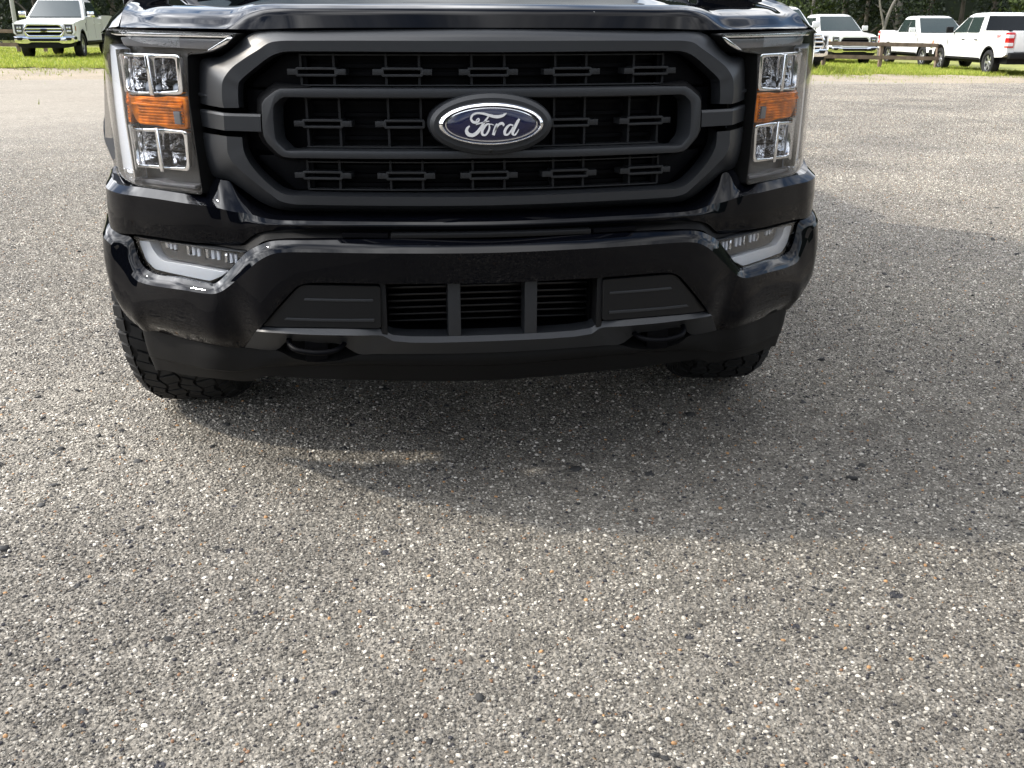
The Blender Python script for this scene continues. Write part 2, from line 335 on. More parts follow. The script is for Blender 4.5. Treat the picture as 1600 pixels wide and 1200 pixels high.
def rim_mesh(m, rad=.245, spokes=6, detail=True):
    bm = bmesh.new(); n = 36
    prof = [(-.09, rad*1.0), (.09, rad), (.105, rad*.97), (.09, rad*.90), (.03, rad*.86), (.02, rad*.2)]
    rings = [[bm.verts.new((x, r*math.cos(2*math.pi*i/n), r*math.sin(2*math.pi*i/n))) for x, r in prof[:5]] for i in range(n)]
    for i in range(n):
        p, q = rings[i], rings[(i+1) % n]
        for k in range(4): bm.faces.new((p[k], p[k+1], q[k+1], q[k]))
    for s in range(spokes):
        a = 2*math.pi*s/spokes
        for w0, w1, off in ((.035, .05, 0),):
            pts = []
            for (r, w, x) in ((.02, .05, .06), (rad*.5, w0, .075), (rad*.92, w1, .085)):
                for sg in (-1, 1): pts.append((x, r*math.cos(a)-sg*w*math.sin(a), r*math.sin(a)+sg*w*math.cos(a)))
            v = [bm.verts.new(p) for p in pts]; u = [bm.verts.new((p[0]-.035, p[1], p[2])) for p in pts]
            for k in (0, 2):
                bm.faces.new((v[k], v[k+1], v[k+3], v[k+2])); bm.faces.new((v[k], v[k+2], u[k+2], u[k])); bm.faces.new((v[k+1], u[k+1], u[k+3], v[k+3]))
    bmesh.ops.create_cone(bm, cap_ends=True, segments=16, radius1=.05, radius2=.04, depth=.04, matrix=Matrix.Translation((.075, 0, 0)) @ Matrix.Rotation(R(90), 4, 'Y'))
    bmesh.ops.recalc_face_normals(bm, faces=bm.faces)
    me = bpy.data.meshes.new('rim'); bm.to_mesh(me); bm.free(); me.materials.append(m)
    me.polygons.foreach_set('use_smooth', [True]*len(me.polygons)); me.set_sharp_from_angle(angle=R(35)); return me
def brake_mesh():
    bm = bmesh.new(); bmesh.ops.create_cone(bm, cap_ends=True, segments=24, radius1=.235, radius2=.235, depth=.12, matrix=Matrix.Rotation(R(90), 4, 'Y'))
    me = bpy.data.meshes.new('brake_disc'); bm.to_mesh(me); bm.free(); me.materials.append(M_DARK); return me
BRAKE = brake_mesh()
def wheels(root, tyre_me, rim_me, spots, steer=0.0):
    for (x, y, z, front) in spots:
        w = link('tyre', tyre_me, None, root, (x, y, z)); w.rotation_euler = (random.uniform(0, 6.28), 0, (R(180) if x < 0 else 0)+(steer if front else 0))
        link('rim', rim_me, None, w); link('brake_disc', BRAKE, None, w)
# ------------------------------------------------------------------ pickup body behind the front clip
CABB = dict(b=((.93, 1.62), (.93, 3.92), 1.26), r=((.70, 2.46), (.69, 3.66), 1.915))
def cab_mesh():
    bm = bmesh.new()
    lv = [(.955, 1.50, 3.96, 1.20), (.945, 1.60, 3.94, 1.28), (.835, 2.06, 3.80, 1.62), (.735, 2.40, 3.69, 1.86), (.66, 2.56, 3.60, 1.925), (.52, 2.75, 3.45, 1.955)]
    rings = []
    for w, y0, y1, z in lv:
        o = rounded([(-w, y0), (w, y0), (w, y1), (-w, y1)], .10 if z > 1.3 else .06, 4); cx = .06
        rings.append([bm.verts.new((x, y-(.05 if abs(x) < w*.5 and y < y0+.02 and z < 1.9 else 0), z)) for x, y in o])
    for a, b in zip(rings[:-1], rings[1:]):
        n = len(a)
        for k in range(n): bm.faces.new((a[k], a[(k+1) % n], b[(k+1) % n], b[k]))
    bm.faces.new(rings[-1]); return bm
def xz_prism(outline, y0, y1, bevel=.0, holes=()):
    """solid of an (x, z) outline between depths y0 (front) and y1"""
    q = bmesh.new(); edges = []
    for lp in [outline]+list(holes):
        vs = [q.verts.new((p[0], y0, p[1])) for p in lp]; edges += [q.edges.new((vs[i], vs[(i+1) % len(vs)])) for i in range(len(vs))]
    bmesh.ops.triangle_fill(q, edges=edges, use_beauty=True, normal=(0, -1, 0)); bmesh.ops.dissolve_limit(q, angle_limit=.01, verts=q.verts, edges=q.edges)
    ex = bmesh.ops.extrude_face_region(q, geom=q.faces[:])
    for v in ex['geom']:
        if isinstance(v, bmesh.types.BMVert): v.co.y = y1
    bmesh.ops.recalc_face_normals(q, faces=q.faces)
    if bevel:
        es = [e for e in q.edges if all(abs(v.co.y-y0) < 1e-6 for v in e.verts) and len(e.link_faces) == 2 and e.calc_face_angle(0) > .8]
        bmesh.ops.bevel(q, geom=es, offset=bevel, segments=2, profile=.6, affect='EDGES', clamp_overlap=True)
    return q
def quad_plate(pts, th=.012, off=.006):
    """thin pane with thickness standing 'off' proud of four (or more) points"""
    P = [Vector(p) for p in pts]; nrm = (P[1]-P[0]).cross(P[-1]-P[0]).normalized()
    bm = bmesh.new(); a = [bm.verts.new(p+nrm*off) for p in P]; b = [bm.verts.new(p+nrm*(off-th)) for p in P]; n = len(P)
    bm.faces.new(a); bm.faces.new(b[::-1])
    for i in range(n): bm.faces.new((a[i], b[i], b[(i+1) % n], a[(i+1) % n]))
    return bm
def cab_side_x(y, z):  # half width of the cab's side at height z
    return np.interp(z, [1.20, 1.28, 1.62, 1.86, 1.925], [.955, .945, .835, .735, .66])
def cab_front_y(z): return np.interp(z, [1.20, 1.28, 1.62, 1.86, 1.925], [1.50, 1.60, 2.06, 2.40, 2.56])
def cab_rear_y(z): return np.interp(z, [1.20, 1.28, 1.62, 1.86], [3.96, 3.94, 3.80, 3.69])
def arch(cy, cz, r, a0, a1, n=9): return [(cy+r*math.cos(R(a0+(a1-a0)*i/(n-1))), cz+r*math.sin(R(a0+(a1-a0)*i/(n-1)))) for i in range(n)]
def add_cabin(root, paint, glassm, mirror_m, handle_m, front_y=None):
    bobj('cab', cab_mesh(), paint, root, 40)
    g = []
    z0, z1 = 1.30, 1.84
    w0, w1 = cab_side_x(0, z0)-.09, cab_side_x(0, z1)-.075
    bobj('windscreen', quad_plate([(-w0, cab_front_y(z0)-.02, z0), (w0, cab_front_y(z0)-.02, z0), (w1, cab_front_y(z1)-.02, z1), (-w1, cab_front_y(z1)-.02, z1)], off=.03, th=.035), glassm, root, None)
    bobj('rear_window', quad_plate([(w0-.02, cab_rear_y(1.36), 1.36), (-w0+.02, cab_rear_y(1.36), 1.36), (-w1, cab_rear_y(z1), z1), (w1, cab_rear_y(z1), z1)], off=.008), M_PRIV, root, None)
    for sg in (1, -1):
        for (ya, yb, yc, yd) in ((1.86, 2.80, 2.76, 2.50), (2.88, 3.72, 3.58, 2.84)):
            p = [(sg*cab_side_x(0, 1.315), ya, 1.315), (sg*cab_side_x(0, 1.315), yb, 1.315), (sg*cab_side_x(0, 1.80), yc, 1.80), (sg*cab_side_x(0, 1.80), yd, 1.80)]
            bobj('side_window', quad_plate(p if sg > 0 else p[::-1], th=.05, off=.034), glassm, root, None)
        mb = box_bm(bmesh.new(), sg*1.0 if sg > 0 else -1.24, 1.24 if sg > 0 else -1.0, 1.80, 1.90, 1.30, 1.50, .035)
        box_bm(mb, sg*.92 if sg > 0 else -1.02, 1.02 if sg > 0 else -.92, 1.83, 1.88, 1.30, 1.34, .008)
        bobj('wing_mirror', mb, mirror_m, root, 40)
        for y in (2.72, 3.66):
            bobj('door_handle', box_bm(bmesh.new(), min(sg*.975, sg*1.012), max(sg*.975, sg*1.012), y-.11, y+.09, 1.085, 1.115, .008), handle_m, root, 40)
def add_bed(root, paint, x=.985):
    """load bed with an open top: floor, two side walls, head board; tailgate is a part"""
    bobj('bed_rail', box_bm(box_bm(bmesh.new(), -x+.01, -x+.13, 4.0, 5.80, 1.382, 1.398, .006), x-.13, x-.01, 4.0, 5.80, 1.382, 1.398, .006), M_PLAST, root, 40)
def side_body(front=True):
    f = [(.10, .58), (.02, .70), (.03, 1.00), (.08, 1.085), (.25, 1.135), (.7, 1.185), (1.58, 1.25)] if front else [(1.42, .52), (1.36, .62), (1.30, .75), (1.15, 1.12), (1.15, 1.20), (1.58, 1.25)]
    top = [(3.98, 1.27), (4.00, 1.36), (4.08, 1.385), (5.70, 1.385), (5.82, 1.35), (5.86, 1.10), (5.84, .68)]
    rear = [(5.60, .60), (5.12, .58)]+arch(4.63, .42, .50, 18, 162)+[(4.12, .50)]
    fr = [(1.45, .48)]+(arch(.94, .42, .50, 8, 165)+[(.44, .56)] if front else [])
    return f+top+rear+fr
# ------------------------------------------------------------------ the black truck
T = {}
T['fu_K']=[(.000,.062,1.072),(.379,.105,1.072),(.439,.119,1.071),(.460,.126,1.067),(.481,.132,1.055),(.511,.141,1.038),(.542,.150,1.018),(.558,.155,1.002),(.567,.158,.987),(.571,.159,.947),(.569,.159,.934)]
T['fu_I']=[(.000,.062,1.050),(.380,.106,1.051),(.428,.117,1.050),(.451,.123,1.044),(.470,.129,1.034),(.497,.137,1.015),(.521,.144,.997),(.531,.146,.987),(.534,.148,.975),(.536,.148,.953),(.536,.148,.935)]
T['fu_O']=[(.000,.088,1.096),(.380,.145,1.095),(.470,.170,1.093),(.495,.175,1.087),(.524,.190,1.073),(.548,.205,1.054),(.579,.225,1.037),(.611,.250,1.034),(.627,.262,1.026),(.640,.272,.966),(.643,.275,.937)]
T['fl_K']=[(.000,.062,.729),(.403,.111,.730),(.434,.118,.731),(.462,.126,.737),(.480,.132,.749),(.506,.140,.769),(.542,.150,.800),(.562,.156,.820),(.570,.159,.839),(.570,.159,.857),(.569,.159,.874)]
T['fl_I']=[(.000,.062,.748),(.401,.110,.749),(.437,.119,.749),(.460,.126,.755),(.479,.132,.768),(.504,.139,.792),(.523,.144,.817),(.533,.147,.840),(.535,.148,.855),(.535,.148,.865),(.535,.148,.873)]
T['fl_O']=[(.000,.110,.706),(.407,.150,.709),(.444,.165,.708),(.477,.180,.711),(.513,.200,.723),(.546,.215,.744),(.582,.235,.765),(.621,.260,.774),(.640,.275,.792),(.647,.275,.832),(.645,.272,.874)]
T['ring_o']=[(.012,.976),(.389,.977),(.448,.976),(.461,.970),(.484,.954),(.491,.944),(.493,.919),(.494,.893),(.493,.877),(.486,.863),(.463,.840),(.451,.833),(.431,.831),(.013,.828)]
T['ring_i']=[(.012,.958),(.390,.958),(.438,.958),(.447,.955),(.461,.943),(.464,.935),(.466,.914),(.466,.887),(.465,.872),(.461,.864),(.444,.848),(.434,.847),(.398,.848),(.013,.845)]
T['bar_t']=[(.490,.135,.922),(.571,.159,.923),(.647,.276,.925)]
T['bar_b']=[(.491,.135,.883),(.572,.160,.884),(.645,.276,.884)]
T['hood0']=[(.000,.085,1.098),(.379,.130,1.097),(.460,.155,1.095),(.516,.175,1.094),(.565,.195,1.095),(.628,.213,1.096),(.705,.266,1.097),(.761,.305,1.097),(.801,.336,1.098)]
T['hood1']=[(.000,.105,1.134),(.377,.145,1.133),(.459,.170,1.132),(.502,.190,1.124),(.557,.205,1.099),(.630,.229,1.099),(.708,.282,1.100),(.765,.323,1.100),(.806,.356,1.101)]
T['hood2']=[(.000,.200,1.152),(.382,.240,1.151),(.468,.270,1.151),(.509,.285,1.147),(.554,.290,1.136),(.647,.347,1.138),(.728,.406,1.141),(.801,.528,1.147),(.801,.528,1.151)]
T['lens']=[(.957,1.093),(.733,1.089),(.542,1.084),(.571,1.063),(.609,1.050),(.647,1.045),(.684,1.043),(.693,.955),(.690,.886),(.687,.816),(.682,.739),(.791,.741),(.889,.743),(.948,.743),(1.057,.753),(1.057,.825),(1.057,.925),(.993,1.044)]
T['drl_bar']=[(.914,1.076),(.592,1.074),(.580,1.073),(.626,1.053),(.751,1.055),(.901,1.058)]
T['drl_bar_chrome']=[(.979,1.088),(.561,1.083),(.576,1.077),(.917,1.080)]
T['drl_tip']=[(.570,1.079),(.558,1.078),(.579,1.064),(.618,1.051),(.634,1.050)]
T['drl_strip']=[(.999,1.064),(.927,1.051),(.928,.996),(.933,.910),(.928,.851),(.923,.799),(.919,.767),(.922,.742),(.991,.740),(1.057,.758),(1.057,.807),(1.057,.879),(1.057,.955)]
T['drl_foot']=[(1.057,.765),(.916,.773),(.918,.743),(.975,.741)]
T['box_o']=[(.970,1.043),(.734,1.040),(.734,1.000),(.735,.956),(.757,.953),(.828,.953),(.922,.948),(.956,.949),(.981,.980)]
T['w1']=[(.931,1.032),(.837,1.033),(.843,.958),(.930,.957)]
T['w2']=[(.814,1.032),(.749,1.031),(.749,.964),(.817,.959)]
T['amber']=[(.943,.942),(.904,.947),(.846,.947),(.810,.947),(.775,.951),(.724,.949),(.728,.878),(.787,.877),(.821,.882),(.897,.883),(.918,.903),(.939,.919)]
T['low_o']=[(.960,.871),(.832,.876),(.810,.877),(.736,.874),(.740,.792),(.747,.783),(.826,.783),(.935,.780),(.956,.786)]
T['w3']=[(.929,.863),(.839,.867),(.839,.791),(.917,.789),(.931,.794)]
T['w4']=[(.812,.865),(.749,.867),(.749,.800),(.756,.792),(.819,.790)]
T['bez_plate']=[(.931,.754),(.853,.757),(.806,.752),(.724,.753),(.723,.744),(.929,.746)]
T['fa0']=[(.000,.052,.702),(.405,.110,.701),(.471,.145,.699),(.515,.170,.712),(.558,.200,.742),(.582,.222,.767),(.598,.232,.769),(.617,.245,.770),(.641,.248,.739),(.653,.250,.732),(.688,.254,.736),(.754,.300,.739),(.816,.349,.740),(.872,.429,.737),(.895,.493,.741),(.895,.493,.756)]
T['fa1']=[(.000,.045,.696),(.403,.085,.699),(.468,.118,.696),(.505,.135,.699),(.530,.150,.704),(.549,.160,.706),(.564,.165,.707),(.586,.175,.710),(.609,.188,.714),(.639,.202,.717),(.685,.227,.719),(.751,.273,.722),(.811,.318,.723),(.859,.368,.724),(.913,.483,.720),(.914,.484,.735)]
T['fa2']=[(.000,.042,.681),(.404,.080,.682),(.462,.112,.676),(.504,.130,.669),(.528,.145,.659),(.546,.158,.645),(.559,.165,.635),(.572,.172,.630),(.595,.184,.629),(.626,.200,.629),(.697,.238,.629),(.764,.285,.630),(.827,.335,.629),(.882,.409,.623),(.912,.485,.621),(.912,.485,.638)]
T['rim0']=[(.000,.030,.660),(.237,.036,.664),(.404,.059,.661),(.460,.075,.659),(.486,.086,.655),(.505,.095,.648),(.541,.115,.628),(.578,.137,.591),(.617,.163,.551),(.632,.174,.542),(.647,.185,.540),(.724,.248,.540),(.802,.323,.537),(.829,.349,.552),(.842,.362,.582),(.850,.370,.612),(.869,.390,.618),(.918,.480,.610),(.909,.484,.638)]
T['rim1']=[(.000,.000,.636),(.238,.004,.640),(.404,.039,.639),(.446,.049,.638),(.470,.057,.635),(.486,.064,.630),(.514,.077,.614),(.553,.099,.580),(.600,.128,.540),(.618,.140,.529),(.638,.154,.523),(.712,.211,.520),(.816,.308,.513),(.848,.340,.518),(.872,.364,.547),(.895,.389,.582),(.905,.401,.594),(.922,.425,.604),(.942,.471,.613)]
T['bl2']=[(.000,.004,.567),(.241,.008,.572),(.409,.040,.570),(.423,.043,.566),(.433,.046,.561),(.446,.049,.549),(.477,.060,.515),(.518,.079,.467),(.572,.159,.393),(.602,.170,.387),(.639,.179,.392),(.729,.267,.384),(.817,.358,.379),(.883,.439,.375),(.904,.485,.380),(.904,.485,.410),(.913,.483,.444),(.927,.477,.499),(.937,.473,.582)]
T['fog']=[(.980,.617),(.746,.625),(.576,.624),(.627,.582),(.667,.552),(.687,.541),(.703,.538),(.807,.538),(.924,.535),(.955,.552)]
T['fog_strip']=[(.972,.606),(.924,.609),(.915,.592),(.901,.579),(.877,.568),(.754,.571),(.643,.569),(.660,.558),(.702,.541),(.806,.541),(.916,.541),(.949,.558)]
T['fog_dark']=[(.900,.614),(.747,.619),(.584,.621),(.636,.574),(.754,.575),(.868,.574),(.889,.586)]
T['fog_led0']=[(.876,.612),(.821,.616),(.823,.594),(.853,.595)]
T['fog_led1']=[(.795,.614),(.733,.617),(.738,.602),(.791,.589)]
T['fog_led2']=[(.725,.616),(.666,.617),(.670,.599),(.727,.588)]
T['fog_led3']=[(.658,.613),(.614,.615),(.633,.585),(.662,.589)]
T['pan']=[(.251,.564),(.253,.466),(.393,.466),(.538,.461),(.481,.515),(.443,.553),(.433,.561),(.420,.565),(.343,.565)]
T['rib1']=[(.422,.534),(.268,.534),(.268,.528),(.425,.528)]
T['rib2']=[(.469,.487),(.267,.489),(.268,.482),(.475,.481)]
T['sk0']=[(.000,.030,.439),(.225,.034,.446),(.238,.034,.453),(.250,.036,.460),(.303,.030,.464),(.388,.045,.464),(.461,.064,.462),(.505,.084,.459),(.525,.094,.459)]
T['sk1']=[(.000,.022,.427),(.226,.026,.434),(.238,.026,.441),(.250,.028,.447),(.303,.020,.452),(.389,.035,.452),(.460,.054,.452),(.505,.072,.451),(.536,.094,.448)]
T['sk2']=[(.000,.050,.390),(.227,.055,.394),(.264,.058,.395),(.306,.062,.395),(.347,.068,.418),(.393,.080,.419),(.467,.100,.419),(.498,.125,.392),(.573,.155,.391)]
T['dam_t']=[(.000,.055,.388),(.307,.070,.394),(.396,.090,.394),(.485,.120,.391),(.574,.160,.388),(.642,.194,.386),(.733,.283,.378),(.821,.377,.372),(.889,.472,.361),(.885,.492,.374)]
T['dam_s']=[(.000,.060,.357),(.309,.075,.366),(.398,.100,.360),(.536,.150,.344),(.595,.185,.323),(.668,.221,.318),(.744,.301,.306),(.835,.397,.294),(.873,.450,.285),(.866,.500,.282)]
T['dam_b']=[(.000,.085,.309),(.312,.100,.318),(.402,.120,.318),(.538,.170,.312),(.574,.200,.291),(.660,.247,.284),(.755,.340,.265),(.836,.420,.256),(.876,.496,.241),(.857,.502,.255)]
T['hook']=[(.463,.030,.424),(.444,.010,.413),(.417,.000,.409),(.393,-.005,.407),(.368,.000,.408),(.350,.010,.411),(.334,.030,.419)]
HERO = thing('pickup_truck', 'large glossy black pickup truck parked nose-on in the foreground, dark grey grille and Ford oval', 'pickup truck')
hp = lambda *a, **k: loft(*a, **k)
# --- bonnet
h0, h1, h2 = T['hood0'], T['hood1'], T['hood2']
h0 = h0[:-1]+[(.806, .338, 1.098)]; h1 = h1[:-1]+[(.809, .354, 1.102)]; h2 = h2[:-1]+[(.825, .52, 1.150)]
hb = shift(h0, 0, .05, -.03)
hm = []
for a, b in zip(h1, h2):
    hm.append((a[0]*.5+b[0]*.5, a[1]*.60+b[1]*.40, a[2]*.40+b[2]*.60))
h3 = [(0, .50, 1.196), (.385, .53, 1.192), (.468, .56, 1.184), (.505, .58, 1.174), (.55, .60, 1.164), (.645, .64, 1.166), (.73, .69, 1.168), (.79, .74, 1.172), (.842, .80, 1.180)]
h4 = [(0, 1.0, 1.240), (.39, 1.02, 1.236), (.475, 1.04, 1.226), (.515, 1.05, 1.214), (.56, 1.06, 1.204), (.65, 1.08, 1.204), (.735, 1.10, 1.204), (.80, 1.12, 1.204), (.856, 1.14, 1.206)]
h5 = [(0, 1.56, 1.285), (.39, 1.56, 1.28), (.475, 1.56, 1.27), (.515, 1.56, 1.258), (.56, 1.56, 1.25), (.65, 1.56, 1.25), (.735, 1.56, 1.25), (.80, 1.56, 1.25), (.868, 1.56, 1.25)]
loft('hood', [hb, h0, h1, hm, h2, h3, h4, h5], M_PAINT, HERO, n=8, rows=3, sharp=(1,))
# --- front wings (fenders)
for sg in (1, -1):
    g0 = [(.812, .345, 1.100), (.829, .52, 1.150), (.846, .80, 1.182), (.860, 1.14, 1.208), (.872, 1.58, 1.252)]
    g1 = [(.851, .400, 1.096), (.872, .55, 1.123), (.887, .80, 1.150), (.906, 1.14, 1.172), (.930, 1.58, 1.205)]
    g2 = [(.872, .420, 1.085), (.904, .57, 1.085), (.945, .80, 1.09), (.955, 1.14, 1.12), (.965, 1.58, 1.14)]
    bm = loft_bm([shift(g0, -.03, 0, -.03), g0, g1, g2], 6, 3, False, False, None, sg)
    # side panel with wheel arch: outline in (y, z) at x following the flank
    q = prism_bm([(.495, 1.082), (.57, 1.083), (.80, 1.088), (1.14, 1.12), (1.50, 1.138), (1.50, .50), (1.44, .46)]+arch(.95, .405, .515, 5, 148, 12)+[(.51, .765)], 0, .02)
    bmesh.ops.triangulate(q, faces=[f for f in q.faces if len(f.verts) > 4])
    for yy in np.arange(.53, 1.5, .06): bmesh.ops.bisect_plane(q, geom=q.verts[:]+q.edges[:]+q.faces[:], plane_co=(0, yy, 0), plane_no=(0, 1, 0))
    for v in q.verts:
        y, z = v.co.y, v.co.z
        fl = max(0, 1-abs(math.hypot(y-.95, z-.405)-.515)/.09)
        x = np.interp(y, [.49, .57, .70, .80, 1.14, 1.58], [.888, .906, .935, .948, .957, .967])+.022*min(1, max(0, (1.08-z)/.2))*np.interp(y, [.5, .62], [0, 1])+.012*fl*(y > .62)
        v.co.x = sg*(x-(.02 if v.co.x > .01 else 0))
    me = bpy.data.meshes.new('tmp'); q.to_mesh(me); q.free(); bm.from_mesh(me); bpy.data.meshes.remove(me)
    bobj('fender', bm, M_PAINT, HERO, 30)
    # wheel-arch liner (upper rear half only)
    bm = bmesh.new(); A = arch(.95, .405, .53, 0, 112, 14)
    for u, v in zip(A[:-1], A[1:]):
        bm.faces.new([bm.verts.new(c) for c in ((sg*.50, *u), (sg*.93, *u), (sg*.93, *v), (sg*.50, *v))])
    bobj('wheel_arch_liner', bm, M_PLAST, HERO, 60)
# --- grille: outer frame, inner ring, side bars, brackets, struts
gf = lambda u: [T[u+'_O'], T[u+'_K'], T[u+'_I'], shift(lerp_line(T[u+'_I'], T[u+'_I'], 0), 0, .05)]
for u in ('fu', 'fl'):
    O, K, I = T[u+'_O'], T[u+'_K'], T[u+'_I']
    mid = [(a[0]*.5+b[0]*.5, a[1]*.5+b[1]*.5-.006, a[2]*.5+b[2]*.5) for a, b in zip(O, K)]
    back = shift(O, 0, .05, 0)
    I2 = [(a[0]-.004*(a[0] > .1), a[1]+.055, a[2]+(.004 if u == 'fl' else -.004)) for a in I]
    f = loft('grille_frame', [back, O, mid, K, I, I2], M_FRAME, HERO, n=6, rows=2, sharp=(1, 3, 4))
for sg in (1, -1):     # flared collar that carries the ring's rounded ends
    bm = bmesh.new(); rr_ = []
    src = [q for q in T['ring_o'][1:-1]]
    for kx, kz, d in ((1.0, 1.0, .006), (1.022, 1.05, .014), (1.050, 1.11, .030), (1.066, 1.14, .050)):
        rr_.append([bm.verts.new(onplan('G', q[0]*(kx if i > 0 and i < len(src)-1 else 1), .9025+(q[1]-.9025)*(kz if q[0] > .4 else 1.03), d, sg)) for i, q in enumerate(src)])
    for a, b in zip(rr_[:-1], rr_[1:]):
        for k in range(len(a)-1): bm.faces.new((a[k], a[k+1], b[k+1], b[k]))
    bobj('ring_collar', bm, M_PLAST, HERO, 50)
rob = [q[:2] for q in T['ring_o']]; rib_ = [q[:2] for q in T['ring_i']]
def sym_loop(h): return [(s, z) for s, z in h[1:-1]]+[(-s, z) for s, z in h[1:-1][::-1]]
plate('grille_ring', sym_loop(rob), 'G', -.006, .055, M_FRAME, HERO, 1, .004, [sym_loop(rib_)], smooth=30)
for sg in (1, -1):
    t, b = T['bar_t'], T['bar_b']
    ln = [[(x-.002, y+.02, z) for x, y, z in t], [(x, y+.004, z) for x, y, z in t], [(x, y, z-.005) for x, y, z in t], [(x, y, z+.003) for x, y, z in b], [(x, y+.02, z) for x, y, z in b]]
    bm = bmesh.new()
    rows_ = [[bm.verts.new((sg*x, y-.004, z)) for x, y, z in l] for l in ln]
    for a, c in zip(rows_[:-1], rows_[1:]):
        for k in range(2): bm.faces.new((a[k], a[k+1], c[k+1], c[k]))
    bm.faces.new([r[0] for r in rows_])
    bobj('grille_side_bar', bm, M_FRAME, HERO, 20)
    # small raised fins above and below the bar
    for z0 in (.954, .860):
        bobj('grille_fin', tube_bm([(sg*.640, .268, z0+.003), (sg*.612, .228, z0+.001), (sg*.580, .180, z0-.003)], [.005, .0045, .001], n=8), M_FRAME, HERO, 60)
# gloss black cheek between grille and lamp
for sg in (1, -1):
    bm = loft_bm([[(.636, .31, 1.05), (.647, .31, .95), (.650, .31, .85), (.640, .30, .78)], [(.652, .268, 1.044), (.661, .268, .95), (.661, .262, .85), (.645, .245, .755)], [(.656, .36, 1.044), (.663, .36, .95), (.664, .36, .85), (.646, .34, .74)]], 4, 2, False, False, None, sg)
    bobj('grille_cheek', bm, M_STEEL, HERO, 40)
# backing, shutters
bm = bmesh.new()
plate_bm([(-.42, .738), (.42, .738), (.545, .85), (.548, .975), (.43, 1.062), (-.43, 1.062), (-.548, .975), (-.545, .85)], 'G', .085, .01, 1, 0, bm=bm)
bobj('grille_backing', bm, M_DARK, HERO, 40)
for (za, zb) in ((.995, 1.045), (.855, .955), (.755, .815)):
    k = 4 if zb-za > .08 else 3
    for i in range(k):
        z = za+(zb-za)*(i+.5)/k
        plate('shutter_slat', [(-.42, z-.004), (.42, z-.004), (.42, z+.004), (-.42, z+.004)], 'G', .070, .014, M_DARK, HERO, 1, step=.07)
# corner infills between frame and ring
for sg in (1, -1):
    for z0, z1, tilt in ((.975, 1.045, 1), (.755, .83, -1)):
        o = [(.40, z0), (.53, z0), (.53, z0+.01), (.45, z1), (.40, z1)] if tilt > 0 else [(.40, z1), (.53, z1), (.53, z1-.01), (.45, z0), (.40, z0)]
        plate('grille_corner_infill', o, 'G', .05, .02, M_DARK, HERO, sg, .003)
    plate('grille_corner_infill', [(.478, .84), (.548, .84), (.548, .97), (.478, .97)], 'G', .052, .02, M_DARK, HERO, sg, .003)
# thin lips along the rows
for z in (1.043, .981, .955, .851, .818, .758):
    plate('grille_lip', [(-.41, z-.0012), (.41, z-.0012), (.41, z+.0012), (-.41, z+.0012)], 'G', .040, .03, M_BRKT, HERO, 1, step=.07)
def bracket(cx, cz, ears=(1, 1)):
    o = [(cx-.043, cz-.0095), (cx+.043, cz-.0095), (cx+.046, cz-.006)]
    if ears[1]: o += [(cx+.051, cz-.0062), (cx+.065, cz-.0062), (cx+.065, cz+.0062), (cx+.051, cz+.0062)]
    o += [(cx+.046, cz+.006), (cx+.043, cz+.0095), (cx-.043, cz+.0095), (cx-.046, cz+.006)]
    if ears[0]: o += [(cx-.051, cz+.0062), (cx-.065, cz+.0062), (cx-.065, cz-.0062), (cx-.051, cz-.0062)]
    o += [(cx-.046, cz-.006)]
    h = [(cx-.040, cz-.0042), (cx-.040, cz+.0042), (cx+.040, cz+.0042), (cx+.040, cz-.0042)]
    plate('grille_bracket', o, 'G', .030, .035, M_BRKT, HERO, 1, .0015, [h])
for cz, za, zb, xs in ((1.0085, .980, 1.046, (-.376, -.188, 0, .188, .376)), (.901, .850, .957, (-.369, -.187, .187, .369)), (.790, .757, .822, (-.376, -.187, 0, .187, .376))):
    for cx in xs:
        bracket(cx, cz, (0 if cz == .901 and cx > .1 and cx < .3 else 1, 0 if cz == .901 and -.3 < cx < -.1 else 1))
        for dx in (-.0365, .0365):
            x = cx+dx
            for lo, hi in ((za, cz-.0085), (cz+.0085, zb)):
                plate('grille_strut', [(x-.0026, lo), (x+.0026, lo), (x+.0026, hi), (x-.0026, hi)], 'G', .042, .03, M_STRUT, HERO, 1)
# --- emblem
EMB = link('emblem', None, None, HERO)
def ellipse(a, b, n=72): return [(a*math.cos(2*math.pi*i/n), b*math.sin(2*math.pi*i/n)) for i in range(n)]
def ell_loft(levels, cap=True):
    """levels: (half width, half height, y)"""
    bm = bmesh.new(); rings = [[bm.verts.new((x, y, .9045+z)) for x, z in ellipse(a, b)] for a, b, y in levels]; n = 72
    for u, v in zip(rings[:-1], rings[1:]):
        for k in range(n): bm.faces.new((u[k], u[(k+1) % n], v[(k+1) % n], v[k]))
    if cap: bm.faces.new(rings[-1])
    return bm
bm = ell_loft([(.1345, .0665, .11), (.1345, .0665, .062), (.131, .063, .046), (.122, .0545, .040), (.117, .049, .040)])
EMB_B = bobj('emblem', bm, M_FRAME, HERO, 30); bpy.data.objects.remove(EMB); EMB = EMB_B
bobj('chrome_ring', ell_loft([(.1148, .0478, .046), (.1145, .0475, .0425), (.1125, .0458, .037), (.1090, .0428, .0325), (.1050, .0395, .0305), (.1036, .0383, .032), (.1030, .0378, .042)], False), M_CHROME, EMB, 50)
bobj('emblem_field', ell_loft([(.1034, .0381, .040), (.100, .036, .0365), (.06, .02, .0352)]), M_BLUE, EMB, 60)
bobj('inner_line', ell_loft([(.0985, .0352, .0372), (.0985, .0352, .0357), (.0965, .0335, .0355), (.0965, .0335, .0372)], False), M_CHROME, EMB, 60)
